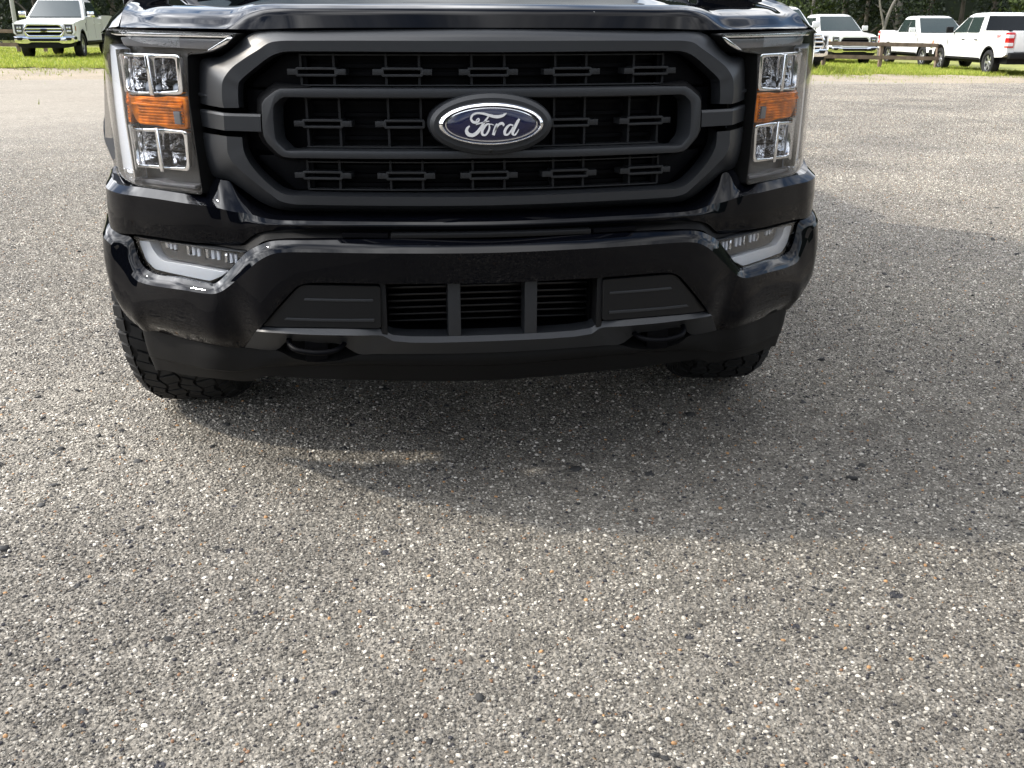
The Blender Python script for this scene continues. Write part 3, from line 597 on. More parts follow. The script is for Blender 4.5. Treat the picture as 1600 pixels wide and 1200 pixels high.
STROKES = [
 [(640,372,9),(668,352,9),(672,372,12),(645,390,22),(608,384,22),(592,350,18),(612,314,16),(658,299,15),(722,306,19),(790,326,25),(850,336,28),(900,329,24),(932,312,17),(948,300,5)],
 [(768,332,12),(742,366,16),(712,410,20),(682,455,26),(648,496,30),(606,518,30),(566,510,32),(546,482,30),(552,450,22),(578,424,10)],
 [(640,414,6),(672,402,11),(710,393,12),(745,384,10),(775,378,6)],
 [(776,404,9),(748,412,16),(718,446,22),(700,486,24),(708,514,20),(736,516,15),(762,484,17),(776,446,15),(776,414,9),(794,410,8),(818,418,7)],
 [(852,404,10),(842,430,22),(828,470,26),(814,520,24)],
 [(822,490,6),(846,446,13),(874,412,19),(902,402,24),(918,416,20),(914,430,8)],
 [(1018,424,9),(984,418,14),(950,446,22),(930,484,25),(934,514,20),(962,514,14),(994,478,15),(1016,436,11)],
 [(1078,360,16),(1062,384,24),(1042,424,25),(1020,470,25),(1010,506,22),(1030,520,14),(1056,494,8),(1072,462,4)],
]
bm = bmesh.new()
for st in STROKES:
    C = spline([((x-799)*.000212, 0, (415-y)*.000207) for x, y, w in st], 6); Wd = [w for x, y, w in st]
    wl = np.interp(np.linspace(0, len(st)-1, len(C)), range(len(st)), Wd)*.000118
    L, Rr, Lb, Rb = [], [], [], []
    for i, c in enumerate(C):
        t = (C[min(i+1, len(C)-1)]-C[max(i-1, 0)]); n_ = Vector((-t.z, 0, t.x)).normalized()*wl[i]
        for lst, sgn, yy in ((L, 1, .0338), (Rr, -1, .0338), (Lb, 1.12, .0375), (Rb, -1.12, .0375)):
            lst.append(bm.verts.new((c.x+n_.x*sgn, yy-(.0008 if sgn in (1, -1) else 0), .9045+c.z+n_.z*sgn)))
    for i in range(len(C)-1):
        bm.faces.new((L[i], L[i+1], Rr[i+1], Rr[i])); bm.faces.new((L[i], Lb[i], Lb[i+1], L[i+1])); bm.faces.new((Rr[i], Rr[i+1], Rb[i+1], Rb[i]))
bobj('lettering', bm, M_LETTER, EMB, 20, recalc=False)
bm = bmesh.new(); bmesh.ops.create_uvsphere(bm, u_segments=16, v_segments=10, radius=.0052, matrix=Matrix.Translation((-.001, .043, .8510)))
bobj('camera_lens', bm, M_STEEL, EMB, 60)
# --- headlights
def shrink(loop, k): 
    cx = sum(p[0] for p in loop)/len(loop); cz = sum(p[1] for p in loop)/len(loop); return [(cx+(p[0]-cx)*k, cz+(p[1]-cz)*k) for p in loop]
def bowl(bm, loop, d0, d1, k, side, curve):
    lo = rounded(loop, .006, 2); a = [bm.verts.new(onplan(curve, s, z, d0, side)) for s, z in lo]; b = [bm.verts.new(onplan(curve, s, z, d1, side)) for s, z in shrink(lo, k)]
    n = len(lo)
    for i in range(n): bm.faces.new((a[i], a[(i+1) % n], b[(i+1) % n], b[i]))
    bm.faces.new(b)
g2 = lambda k: [q[:2] for q in T[k]]
for sg in (1, -1):
    lens = g2('lens'); lens[-5:] = [(1.035, .762), (1.052, .83), (1.045, .925), (1.000, 1.045)][:4]+[]
    H = bobj('headlight', plate_bm(rounded(lens, .008, 2), 'H', .050, .03, sg, .0, [rounded(g2(w), .006, 2) for w in ('w1', 'w2', 'w3', 'w4')]), M_BEZEL, HERO, 30)
    H['label'] = 'headlight on the '+('right' if sg > 0 else 'left')+' of the picture with amber middle band'
    for w in ('w1', 'w2', 'w3', 'w4'):
        bm = bmesh.new(); bowl(bm, g2(w), .048, .105, .55, sg, 'H'); bobj('reflector', bm, M_REFL, H, 25)
    # projector lenses and dark shelves inside the bowls
    for w, dz in (('w1', -.012), ('w2', -.016), ('w3', 0), ('w4', 0)):
        lp = g2(w); s0, s1 = min(p[0] for p in lp), max(p[0] for p in lp); zc = sum(p[1] for p in lp)/len(lp)+dz
        plate('reflector_shelf', [(s0+.008, zc-.0025), (s1-.008, zc-.0025), (s1-.008, zc+.0025), (s0+.008, zc+.0025)], 'H', .052, .045, M_DARK, H, sg)
        if w in ('w1', 'w2'):
            bm = bmesh.new(); c = onplan('H', (s0+s1)/2, zc-.017, .070, sg)
            bmesh.ops.create_uvsphere(bm, u_segments=16, v_segments=8, radius=.016, matrix=Matrix.Translation(c)); bobj('projector_lens', bm, M_STRIP, H, 60)
    for k, hs in (('box_o', ('w1', 'w2')), ('low_o', ('w3', 'w4'))):
        plate('chrome_frame', rounded(g2(k), .010, 3), 'H', .030, .020, M_CHROME, H, sg, .003, [rounded(shrink(g2(w), 1.02), .008, 3) for w in hs])
    for x0, x1, za, zb in ((.820, .833, 1.040, .950), (.817, .829, .879, .778)):
        bobj('chrome_post', plate_bm([(x0, za), (x1, za), (x1-.004, zb), (x0-.004, zb)], 'H', .018, .03, sg, .004, seg=3), M_CHROME, H, 50)
    A = plate('turn_signal', rounded(g2('amber'), .012, 3), 'H', .026, .03, M_AMBER, H, sg, .006, seg=3)
    for i in range(9):
        z = .886+i*.0066
        plate('amber_rib', [(.735, z), (.885, z), (.885, z+.0036), (.735, z+.0036)], 'H', .0225, .006, M_AMBER, H, sg, .001)
    plate('amber_chamfer', [(.735, .925), (.91, .928), (.905, .933), (.735, .931)], 'H', .019, .008, M_AMBER, H, sg, .002)
    plate('marker_patch', [(.738, .890), (.758, .890), (.760, .918), (.741, .918)], 'H', .018, .008, M_STRIPG, H, sg, .001)
    plate('light_bar', rounded(g2('drl_bar'), .006, 3), 'H', .018, .03, M_STRIPG, H, sg, .005)
    plate('light_bar_trim', rounded(g2('drl_bar_chrome'), .002, 2), 'H', .010, .03, M_CHROME, H, sg, .002)
    plate('light_bar_tip', rounded(g2('drl_tip'), .003, 2), 'H', .012, .02, M_CHROME, H, sg, .002)
    st = g2('drl_strip'); st[-5:] = [(1.020, .763), (1.036, .83), (1.030, .92), (1.010, .98), (.985, 1.05)]
    plate('light_strip', rounded(st, .006, 3), 'H', .014, .03, M_STRIP, H, sg, .006, seg=3)
    plate('light_strip_foot', rounded([(.985, .775), (.912, .774), (.914, .745), (.955, .745)], .004, 2), 'H', .008, .02, M_REFL, H, sg, .003)
    plate('light_strip_edge', [(.926, 1.05), (.9205, 1.05), (.919, .95), (.921, .90), (.917, .85), (.910, .76), (.916, .76), (.923, .85), (.927, .90), (.925, .95)], 'H', .008, .03, M_CHROME, H, sg, .001)
    plate('bezel_step', rounded(g2('bez_plate'), .004, 2), 'H', .026, .03, M_STRIPG, H, sg, .003)
    plate('lens_cover', rounded(lens, .012, 3), 'H', .0, .003, M_LENS, H, sg, .0012, smooth=40)
    plate('lens_edge', rounded(shrink(lens, 1.012), .012, 3), 'H', .004, .045, M_STEEL, H, sg, .002, [rounded(shrink(lens, .985), .012, 3)])
# --- painted fascia between lamps and bumper, with the two horns beside the grille
fa0 = T['fa0'][:-3]+[(.867, .400, .738), (.898, .455, .743), (.922, .545, .757)]
fa1 = T['fa1'][:-3]+[(.862, .358, .724), (.907, .422, .728), (.931, .545, .740)]
fa2 = T['fa2'][:-3]+[(.876, .378, .624), (.915, .438, .628), (.937, .530, .642)]
fm = [(a[0], a[1]-.006, a[2]) for a in lerp_line(fa1, fa2, .45)]
loft('front_fascia', [shift(fa0, 0, .05, .006), fa0, fa1, fm, fa2, shift(fa2, 0, .04, -.002)], M_PAINT, HERO, n=6, rows=3, sharp=(1, 2, 4))
# matt cover on top of the bumper
p0 = [(a[0], a[1]+.012, a[2]+.004) for a in fa2]
p1 = [(0,.046,.662),(.404,.075,.663),(.462,.09,.66),(.502,.10,.653),(.520,.115,.640),(.538,.125,.628),(.552,.14,.627),(.570,.15,.627),(.60,.18,.627),(.63,.205,.627),(.70,.27,.6265),(.767,.33,.626),(.83,.39,.624),(.874,.43,.621),(.905,.48,.618),(.925,.545,.618)]
loft('bumper_top_cover', [p0, lerp_line(p0, p1, .5, .012), p1, shift(p1, 0, .05, -.004)], M_DAM, HERO, n=5, rows=2, smooth=24)
plate('step_pad', [(-.225, .6645), (.225, .6645), (.225, .6755), (-.225, .6755)], 'B', .026, .04, M_PANEL, HERO, 1, .002, step=.05)
for sg in (1, -1): plate('bumper_slot', [(.232, .666), (.335, .667), (.335, .675), (.232, .674)], 'B', .030, .03, M_DARK, HERO, sg)
# --- bumper
r0 = T['rim0'][:-3]+[(.889, .405, .622), (.917, .445, .632), (.942, .535, .650)]
r1 = T['rim1'][:-3]+[(.912, .403, .594), (.936, .440, .606), (.957, .540, .624)]
b2 = T['bl2'][:-6]+[(.848, .372, .375), (.874, .393, .388), (.895, .405, .405), (.914, .420, .430), (.930, .446, .475), (.945, .495, .535)]
rm = [(a[0], a[1]-.004, a[2]) for a in lerp_line(r0, r1, .5)]
def bulge(t, amt):
    o = []
    for i, (a, b) in enumerate(zip(r1, b2)):
        w = np.interp(i, [0, 7, 10, 12, 15, len(r1)-1], [0.0, .3, .9, 1.0, .8, .4]); x = a[0]*(1-t)+b[0]*t
        o.append((x+.012*amt/.02*w*(i > 11), a[1]*(1-t)+b[1]*t-amt*w, a[2]*(1-t)+b[2]*t))
    return o
loft('bumper', [shift(r0, 0, .07, .0), r0, rm, r1, bulge(.2, .010), bulge(.45, .018), bulge(.75, .020), b2, shift(b2, -.004, .04, .004)], M_PAINT, HERO, n=6, rows=2, sharp=(1, 3, 7))
# --- fog lamps
for sg in (1, -1):
    F = plate('fog_lamp', rounded([(s_, z_) for s_, z_ in shrink(g2('fog'), 1.10)], .02, 3), 'B', .072, .03, M_DARK, HERO, sg)
    F['label'] = 'fog lamp on the '+('right' if sg > 0 else 'left')+' of the picture set in the bumper'
    plate('fog_bezel', rounded(g2('fog_dark'), .01, 3), 'B', .046, .02, M_BEZEL, F, sg, .002, [rounded(shrink(g2('fog_led%d' % i), .94), .003, 2) for i in range(4)])
    for i in range(4):
        bm = bmesh.new(); bowl(bm, g2('fog_led%d' % i), .046, .071, .6, sg, 'B'); bobj('fog_reflector', bm, M_REFL, F, 25)
    for i in range(4):
        lp = g2('fog_led%d' % i); s0, s1 = min(p[0] for p in lp), max(p[0] for p in lp); z0, z1 = min(p[1] for p in lp), max(p[1] for p in lp)
        for f0, f1 in ((.10, .26), (.40, .56), (.72, .86)):
            a_, b_ = s0+(s1-s0)*f0, s0+(s1-s0)*f1
            plate('fog_fin', [(a_, z0+.006), (b_, z0+.004), (b_, z1-.003), (a_, z1-.003)], 'B', .043, .022, M_STRIP if f0 < .7 else M_REFL, F, sg, .001)
    plate('fog_light_strip', rounded(shrink(g2('fog_strip'), .985), .008, 4), 'B', .035, .03, M_FOGS, F, sg, .007, seg=3)
    plate('fog_trim', [(.975, .6175), (.58, .6245), (.58, .6225), (.975, .6150)], 'B', .026, .03, M_FRAME, F, sg, .001)
    plate('fog_cover', rounded(g2('fog'), .012, 3), 'B', .024, .003, M_LENS, F, sg, .001)
# --- lower grille panels, opening, skid strip
for sg in (1, -1):
    P_ = plate('lower_panel', rounded(g2('pan'), .008, 3), 'B', .008, .04, M_PANEL, HERO, sg, .009, seg=1, smooth=20)
    for k in ('rib1', 'rib2'): plate('panel_rib', rounded(g2(k), .002, 2), 'B', .006, .012, M_FRAME, P_, sg, .002)
s0_, s1_, s2_ = T['sk0'], T['sk1'], T['sk2']
loft('skid_strip', [shift(s0_, 0, .05, .002), s0_, s1_, s2_, shift(s2_, 0, .03, 0)], M_FRAME, HERO, n=4, rows=1, sharp=(1, 2, 3))
plate('opening_lip', [(-.255, .566), (.255, .566), (.255, .572), (-.255, .572)], 'B', .012, .06, M_PLAST, HERO, 1, .002, step=.06)
for sg in (1, -1):
    box('lower_grille_post', min(sg*.0725, sg*.1015), max(sg*.0725, sg*.1015), .032, .10, .436, .568, M_FRAME, HERO, .003)
    box('opening_side', min(sg*.238, sg*.252), max(sg*.238, sg*.252), .03, .16, .44, .57, M_PLAST, HERO, .003)
for i, z in enumerate((.556, .549, .532, .515, .500, .484, .468, .452)):
    box('lower_slat', -.235, .235, .125, .165, z-.0022, z+.0022, M_BRKT if i in (1,) else M_STEEL, HERO, .001)
box('radiator', -.50, .50, .24, .34, .42, 1.0, M_DARK, HERO)
for sg in (1, -1): plate('panel_backing', [(.245, .42), (.57, .42), (.57, .56), (.245, .57)], 'B', .065, .02, M_DARK, HERO, sg)
# --- air dam, tow hooks
def dip(l):
    o = []
    for (x, y, z) in l:
        o.append((x, y, z-.018 if .36 < x < .47 else z))
    return o
dt = [(0,.055,.388),(.30,.070,.391),(.345,.074,.379),(.40,.083,.372),(.455,.10,.377),(.495,.124,.390),(.574,.160,.388),(.642,.194,.386),(.733,.284,.378),(.821,.377,.372),(.866,.425,.368),(.876,.45,.372),(.880,.47,.380)]
ds = [(0,.060,.357),(.309,.075,.366),(.36,.085,.363),(.40,.10,.360),(.46,.125,.352),(.537,.150,.344),(.595,.185,.323),(.668,.221,.318),(.744,.301,.306),(.820,.385,.296),(.856,.430,.288),(.866,.452,.284),(.868,.47,.285)]
db = [(0,.085,.309),(.312,.100,.318),(.36,.108,.318),(.402,.120,.318),(.47,.145,.315),(.538,.170,.312),(.574,.200,.291),(.660,.247,.284),(.755,.340,.265),(.825,.412,.256),(.850,.440,.247),(.856,.458,.243),(.857,.472,.246)]
ds2 = shift(ds, 0, .006, -.004)
loft('air_dam', [shift(dt, 0, .05, .012), dt, lerp_line(dt, ds, .55, -.004), ds, ds2, db, shift(db, 0, .03, .006)], M_DAM, HERO, n=5, rows=2, sharp=(1, 3, 4, 5))
for sg in (1, -1):
    hk = [(sg*x, y+.03, z+.006) for x, y, z in [(.4633, .06, .424), (.458, .03, .417), (.4442, .010, .412), (.4173, .0, .408), (.3934, -.004, .4065), (.3685, .0, .407), (.3504, .01, .410), (.338, .03, .415), (.3337, .06, .421)]]
    bobj('tow_hook', tube_bm(spline(hk, 4), .0062, n=10), M_DARK, HERO, 60)
    bm = box_bm(bmesh.new(), min(sg*.33, sg*.475), max(sg*.33, sg*.475), .13, .20, .35, .45)
    box_bm(bm, min(sg*.375, sg*.43), max(sg*.375, sg*.43), .085, .14, .37, .43, .008)
    bobj('hook_recess', bm, M_DARK, HERO, 40)
# --- rest of the truck (behind the front clip)
q = prism_bm(side_body(False), -.985, .985)
bmesh.ops.bevel(q, geom=[e for e in q.edges if abs(e.verts[0].co.x-e.verts[1].co.x) < 1e-6], offset=.05, segments=3, profile=.6, affect='EDGES', clamp_overlap=True)
bobj('body', q, M_PAINT, HERO, 40)
add_cabin(HERO, M_PAINT, M_GLASSD, M_PAINT, M_PAINT); add_bed(HERO, M_PAINT)
box('chassis', -.45, .45, 1.0, 5.5, .42, .62, M_DARK, HERO)
box('underbody', -.92, .92, 1.50, 5.6, .40, .50, M_DARK, HERO); box('skid_plate', -.55, .55, .36, 1.5, .33, .36, M_DARK, HERO)
box('opening_floor', -.26, .26, .075, .30, .415, .436, M_DARK, HERO)
box('engine_bay', -.62, .62, .34, 1.6, .62, 1.07, M_DARK, HERO)
box('front_axle', -.62, .62, .86, 1.02, .32, .46, M_DARK, HERO, .04)
box('rear_bumper', -.95, .95, 5.86, 6.0, .55, .74, M_STEEL, HERO, .03)
box('tailgate', -.78, .78, 5.862, 5.885, .78, 1.34, M_PAINT, HERO, .01)
for sg in (1, -1): box('tail_light', min(sg*.82, sg*.99), max(sg*.82, sg*.99), 5.80, 5.892, .92, 1.32, M_RED, HERO, .02)
TY = tyre_mesh(); RIMD = rim_mesh(M_RIMD)
wheels(HERO, TY, RIMD, [(-.814, .95, .403, 1), (.814, .95, .403, 1), (-.83, 4.63, .403, 0), (.83, 4.63, .403, 0)], R(-5))
# ------------------------------------------------------------------ ground
def sstep(a, b, x):
    t = np.clip((x-a)/(b-a), 0, 1); return t*t*(3-2*t)
def gz(x, y):
    """the field falls gently towards the right, beyond the lot"""
    x = np.clip(np.asarray(x, float), -40, 40); return -np.where(x > 0, .019, .006)*x*sstep(9, 26, np.asarray(y, float))
def wob(x, s=0.0): return .9*math.sin(x*3.7+s*2)*math.sin(x*.9+s)+.7*math.sin(x*7.3+s)*math.sin(x*1.7)+.55*math.sin(x*.37+s)+.3*math.sin(x*1.13+2*s+1)+.18*math.sin(x*2.9+s)+.1*math.sin(x*6.1+3*s)
def sheet(name, xs, ys, lo, hi, dz, m, kind='structure'):
    """grid sheet between the wavy edges y=lo(x) and y=hi(x)"""
    bm = bmesh.new(); g = []
    for x in xs:
        a, b = lo(x), hi(x); row = []
        for t in ys:
            y = a+(b-a)*t; row.append(bm.verts.new((x, y, float(gz(x, y))+dz)))
        g.append(row)
    for p, q in zip(g[:-1], g[1:]):
        for k in range(len(p)-1): bm.faces.new((p[k], q[k], q[k+1], p[k+1]))
    o = bobj(name, bm, m, None, 60); tag(o, kind=kind); return o
def shade_and_sand(t, col):
    """tone of the lot by place: near ground darkened in the colour to stand for shade between its stones, paler and sandier out towards the verge, with ragged limits"""
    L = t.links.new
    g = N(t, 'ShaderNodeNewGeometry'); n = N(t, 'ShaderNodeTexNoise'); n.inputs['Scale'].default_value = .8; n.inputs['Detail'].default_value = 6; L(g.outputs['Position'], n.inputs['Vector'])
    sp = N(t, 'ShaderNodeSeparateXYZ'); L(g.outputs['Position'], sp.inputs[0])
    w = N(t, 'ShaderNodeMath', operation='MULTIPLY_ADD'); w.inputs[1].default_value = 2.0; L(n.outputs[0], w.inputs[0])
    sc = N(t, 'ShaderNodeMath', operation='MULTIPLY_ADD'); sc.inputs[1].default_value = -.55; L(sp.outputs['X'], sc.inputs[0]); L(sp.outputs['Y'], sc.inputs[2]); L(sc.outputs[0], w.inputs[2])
    a = N(t, 'ShaderNodeMapRange', interpolation_type='SMOOTHSTEP'); a.inputs[1].default_value = -.4; a.inputs[2].default_value = 3.4; a.inputs[3].default_value = .70; a.inputs[4].default_value = 1.22; L(w.outputs[0], a.inputs[0])  # shade of the near stones' gaps put into the colour, lighter farther off
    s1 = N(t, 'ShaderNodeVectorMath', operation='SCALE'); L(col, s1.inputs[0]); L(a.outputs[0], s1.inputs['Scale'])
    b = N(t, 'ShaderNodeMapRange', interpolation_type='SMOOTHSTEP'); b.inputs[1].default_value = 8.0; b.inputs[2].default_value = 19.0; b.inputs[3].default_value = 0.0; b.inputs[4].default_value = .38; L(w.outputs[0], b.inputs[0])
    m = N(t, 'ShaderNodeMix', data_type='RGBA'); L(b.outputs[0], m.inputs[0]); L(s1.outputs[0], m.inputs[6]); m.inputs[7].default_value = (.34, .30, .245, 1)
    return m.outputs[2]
def ground_mat(name, stops, scale, fine, patch, bump_d, lumps=False, rough=.9):
    """aggregate surface: stones of two sizes with their own colours set in a matrix, slow patches, relief from both"""
    m = bpy.data.materials.new(name); m.use_nodes = True; t = m.node_tree; p = t.nodes['Principled BSDF']; p.inputs['Roughness'].default_value = rough; p.inputs['Specular IOR Level'].default_value = .12
    co = N(t, 'ShaderNodeTexCoord'); L = t.links.new
    v = N(t, 'ShaderNodeTexVoronoi'); v.inputs['Scale'].default_value = scale; L(co.outputs['Object'], v.inputs['Vector'])
    v2 = N(t, 'ShaderNodeTexVoronoi'); v2.inputs['Scale'].default_value = fine; L(co.outputs['Object'], v2.inputs['Vector'])
    r1 = N(t, 'ShaderNodeValToRGB'); r1.color_ramp.interpolation = 'CONSTANT'; e = r1.color_ramp.elements
    while len(e) < len(stops): e.new(1.0)
    for el, (pos, c) in zip(e, stops): el.position = pos; el.color = (*c, 1)
    sx = N(t, 'ShaderNodeSeparateColor'); L(v.outputs['Color'], sx.inputs[0]); L(sx.outputs[0], r1.inputs[0])
    r2 = N(t, 'ShaderNodeValToRGB'); e = r2.color_ramp.elements; e[0].color = (*[c*.62 for c in patch], 1); e[1].color = (*[c*1.45 for c in patch], 1)
    sx2 = N(t, 'ShaderNodeSeparateColor'); L(v2.outputs['Color'], sx2.inputs[0]); L(sx2.outputs[1], r2.inputs[0])
    ed = N(t, 'ShaderNodeValToRGB'); ed.color_ramp.elements[0].position = .30; ed.color_ramp.elements[0].color = (1, 1, 1, 1); ed.color_ramp.elements[1].position = .46; ed.color_ramp.elements[1].color = (0, 0, 0, 1)
    vd = N(t, 'ShaderNodeMath', operation='MULTIPLY'); vd.inputs[1].default_value = 1.0; L(v.outputs['Distance'], vd.inputs[0]); L(vd.outputs[0], ed.inputs[0])
    mx_ = N(t, 'ShaderNodeMix', data_type='RGBA'); L(ed.outputs[0], mx_.inputs[0]); L(r2.outputs[0], mx_.inputs[6]); L(r1.outputs[0], mx_.inputs[7])
    n = N(t, 'ShaderNodeTexNoise'); n.inputs['Scale'].default_value = .55; n.inputs['Detail'].default_value = 7; n.inputs['Roughness'].default_value = .6; L(co.outputs['Object'], n.inputs['Vector'])
    nr = N(t, 'ShaderNodeValToRGB'); nr.color_ramp.elements[0].position = .3; nr.color_ramp.elements[0].color = (.84, .83, .82, 1); nr.color_ramp.elements[1].position = .72; nr.color_ramp.elements[1].color = (1.15, 1.14, 1.11, 1); L(n.outputs[0], nr.inputs[0])
    mu = N(t, 'ShaderNodeMix', data_type='RGBA', blend_type='MULTIPLY'); mu.inputs[0].default_value = 1; L(mx_.outputs[2], mu.inputs[6]); L(nr.outputs[0], mu.inputs[7])
    last = mu.outputs[2]
    if lumps:       # scattered lumps of bare black asphalt
        v3 = N(t, 'ShaderNodeTexVoronoi'); v3.inputs['Scale'].default_value = 9; n3 = N(t, 'ShaderNodeTexNoise'); n3.inputs['Scale'].default_value = 40
        av = N(t, 'ShaderNodeMixRGB'); av.inputs[0].default_value = .03; L(co.outputs['Object'], av.inputs[1]); L(n3.outputs[1], av.inputs[2]); L(av.outputs[0], v3.inputs['Vector'])
        s3 = N(t, 'ShaderNodeSeparateColor'); L(v3.outputs['Color'], s3.inputs[0])
        th = N(t, 'ShaderNodeMath', operation='MULTIPLY_ADD'); th.inputs[1].default_value = .20; th.inputs[2].default_value = -.06; L(s3.outputs[0], th.inputs[0])
        lt = N(t, 'ShaderNodeMath', operation='LESS_THAN'); L(v3.outputs['Distance'], lt.inputs[0]); L(th.outputs[0], lt.inputs[1])
        ml = N(t, 'ShaderNodeMix', data_type='RGBA'); L(lt.outputs[0], ml.inputs[0]); L(last, ml.inputs[6]); ml.inputs[7].default_value = (.05, .05, .055, 1); last = ml.outputs[2]
    if lumps:
        v4 = N(t, 'ShaderNodeTexVoronoi'); v4.inputs['Scale'].default_value = 24; L(co.outputs['Object'], v4.inputs['Vector'])
        s4 = N(t, 'ShaderNodeSeparateColor'); L(v4.outputs['Color'], s4.inputs[0])
        m4 = N(t, 'ShaderNodeMapRange'); m4.inputs[3].default_value = .80; m4.inputs[4].default_value = 1.20; L(s4.outputs[0], m4.inputs[0])
        c4 = N(t, 'ShaderNodeVectorMath', operation='SCALE'); L(last, c4.inputs[0]); L(m4.outputs[0], c4.inputs['Scale']); last = shade_and_sand(t, c4.outputs[0])
    L(last, p.inputs['Base Color'])
    h = N(t, 'ShaderNodeMath', operation='MULTIPLY_ADD'); h.inputs[1].default_value = -1.0; L(v.outputs['Distance'], h.inputs[0])
    h2 = N(t, 'ShaderNodeMath', operation='MULTIPLY'); h2.inputs[1].default_value = -.35; L(v2.outputs['Distance'], h2.inputs[0]); L(h2.outputs[0], h.inputs[2])
    nb = N(t, 'ShaderNodeTexNoise'); nb.inputs['Scale'].default_value = 38; nb.inputs['Detail'].default_value = 4; L(co.outputs['Object'], nb.inputs['Vector'])
    h3 = N(t, 'ShaderNodeMath', operation='MULTIPLY_ADD'); h3.inputs[1].default_value = 1.5; L(nb.outputs[0], h3.inputs[0]); L(h.outputs[0], h3.inputs[2])
    b = N(t, 'ShaderNodeBump'); b.inputs['Strength'].default_value = .9; b.inputs['Distance'].default_value = bump_d; L(h3.outputs[0], b.inputs['Height']); L(b.outputs[0], p.inputs['Normal'])
    return m
STONES = [(0, (.105, .098, .088)), (.30, (.18, .168, .15)), (.55, (.27, .253, .225)), (.75, (.42, .40, .355)), (.86, (.23, .16, .10)), (.88, (.33, .31, .28)), (.94, (.04, .04, .045)), (.97, (.60, .57, .51))]
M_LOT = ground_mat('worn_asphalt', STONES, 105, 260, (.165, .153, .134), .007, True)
M_SAND = ground_mat('sandy_gravel', [(0, (.20, .17, .135)), (.3, (.27, .23, .18)), (.6, (.34, .295, .235)), (.9, (.15, .125, .10))], 30, 120, (.26, .225, .175), .008)
M_GRAV = ground_mat('loose_gravel', [(0, (.30, .27, .24)), (.25, (.42, .39, .35)), (.5, (.55, .52, .47)), (.75, (.20, .18, .165)), (.9, (.66, .63, .58))], 22, 60, (.30, .27, .235), .02)
M_SOIL = mat('meadow_soil', (.20, .21, .055), .95, var=(1.5, .6, 1.4))
xs = np.r_[np.linspace(-320, -42, 12), np.linspace(-40, 40, 501), np.linspace(42, 320, 12)]
def lot_edge(x):
    e = 21.2+.9*math.sin(x*.11)+.25*wob(x) if x < 4 else 24.0+.03*x+.35*wob(x, 2)
    return e
def grass_edge(x): return (27.0 if x < 4 else 27.2 if x < 11.5 else 27.2+.18*(x-11.5))+.5*wob(x, 1.3)
sheet('ground', xs, np.r_[np.linspace(0, 1, 60)], lambda x: -300., lambda x: 400., -.02, M_SAND)
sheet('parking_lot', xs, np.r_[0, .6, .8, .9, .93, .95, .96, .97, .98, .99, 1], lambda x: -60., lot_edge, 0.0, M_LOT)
sheet('gravel_bank', np.linspace(9.5, 40, 80), np.linspace(0, 1, 8), lambda x: lot_edge(x)-.1-.4*abs(wob(x, 4)), lambda x: grass_edge(x)+.3*wob(x*3, 5), .004, M_GRAV)
sheet('field', xs, np.r_[np.linspace(0, .2, 12), .3, .5, 1], grass_edge, lambda x: 150., .006, M_SOIL)
# pebbles: six small beds of real stones, laid over the near part of the lot by one geometry-node object
def ico(sub):
    bm = bmesh.new(); bmesh.ops.create_icosphere(bm, subdivisions=sub, radius=1); v = np.array([q.co[:] for q in bm.verts]); f = np.array([[q.index for q in fc.verts] for fc in bm.faces]); bm.free(); return v, f
IV1, IF1 = ico(1); IV2, IF2 = ico(2)
PCOL = np.array([(.105,.098,.087), (.165,.154,.135), (.24,.225,.198), (.36,.338,.298), (.52,.49,.435), (.62,.59,.53), (.34,.20,.10), (.20,.115,.07), (.035,.035,.04)])
PW = np.array([.30, .26, .17, .10, .05, .015, .008, .012, .085]); PWL = np.array([.09, .14, .17, .21, .16, .055, .014, .016, .145])
M_PEB = bpy.data.materials.new('pebble'); M_PEB.use_nodes = True
_t = M_PEB.node_tree; _p = _t.nodes['Principled BSDF']; _p.inputs['Roughness'].default_value = .75; _p.inputs['Specular IOR Level'].default_value = .15
_a = N(_t, 'ShaderNodeAttribute', attribute_name='Col'); _n = N(_t, 'ShaderNodeTexNoise'); _n.inputs['Scale'].default_value = 300; _c = N(_t, 'ShaderNodeTexCoord'); _t.links.new(_c.outputs['Object'], _n.inputs['Vector'])
_r = N(_t, 'ShaderNodeValToRGB'); _r.color_ramp.elements[0].color = (.7, .7, .7, 1); _r.color_ramp.elements[1].color = (1.25, 1.25, 1.25, 1); _t.links.new(_n.outputs[0], _r.inputs[0])
_m = N(_t, 'ShaderNodeMix', data_type='RGBA', blend_type='MULTIPLY'); _m.inputs[0].default_value = 1; _t.links.new(_a.outputs['Color'], _m.inputs[6]); _t.links.new(_r.outputs[0], _m.inputs[7]); _t.links.new(_m.outputs[2], _p.inputs['Base Color'])
_g = N(_t, 'ShaderNodeNewGeometry'); _n2 = N(_t, 'ShaderNodeTexNoise'); _n2.inputs['Scale'].default_value = .9; _n2.inputs['Detail'].default_value = 6; _t.links.new(_g.outputs['Position'], _n2.inputs['Vector'])
_r2 = N(_t, 'ShaderNodeValToRGB'); _r2.color_ramp.elements[0].position = .36; _r2.color_ramp.elements[0].color = (.78, .78, .79, 1); _r2.color_ramp.elements[1].position = .66; _r2.color_ramp.elements[1].color = (1.20, 1.18, 1.13, 1); _t.links.new(_n2.outputs[0], _r2.inputs[0])
_m2 = N(_t, 'ShaderNodeMix', data_type='RGBA', blend_type='MULTIPLY'); _m2.inputs[0].default_value = 1; _t.links.new(_m.outputs[2], _m2.inputs[6]); _t.links.new(_r2.outputs[0], _m2.inputs[7]); _t.links.new(shade_and_sand(_t, _m2.outputs[2]), _p.inputs['Base Color'])
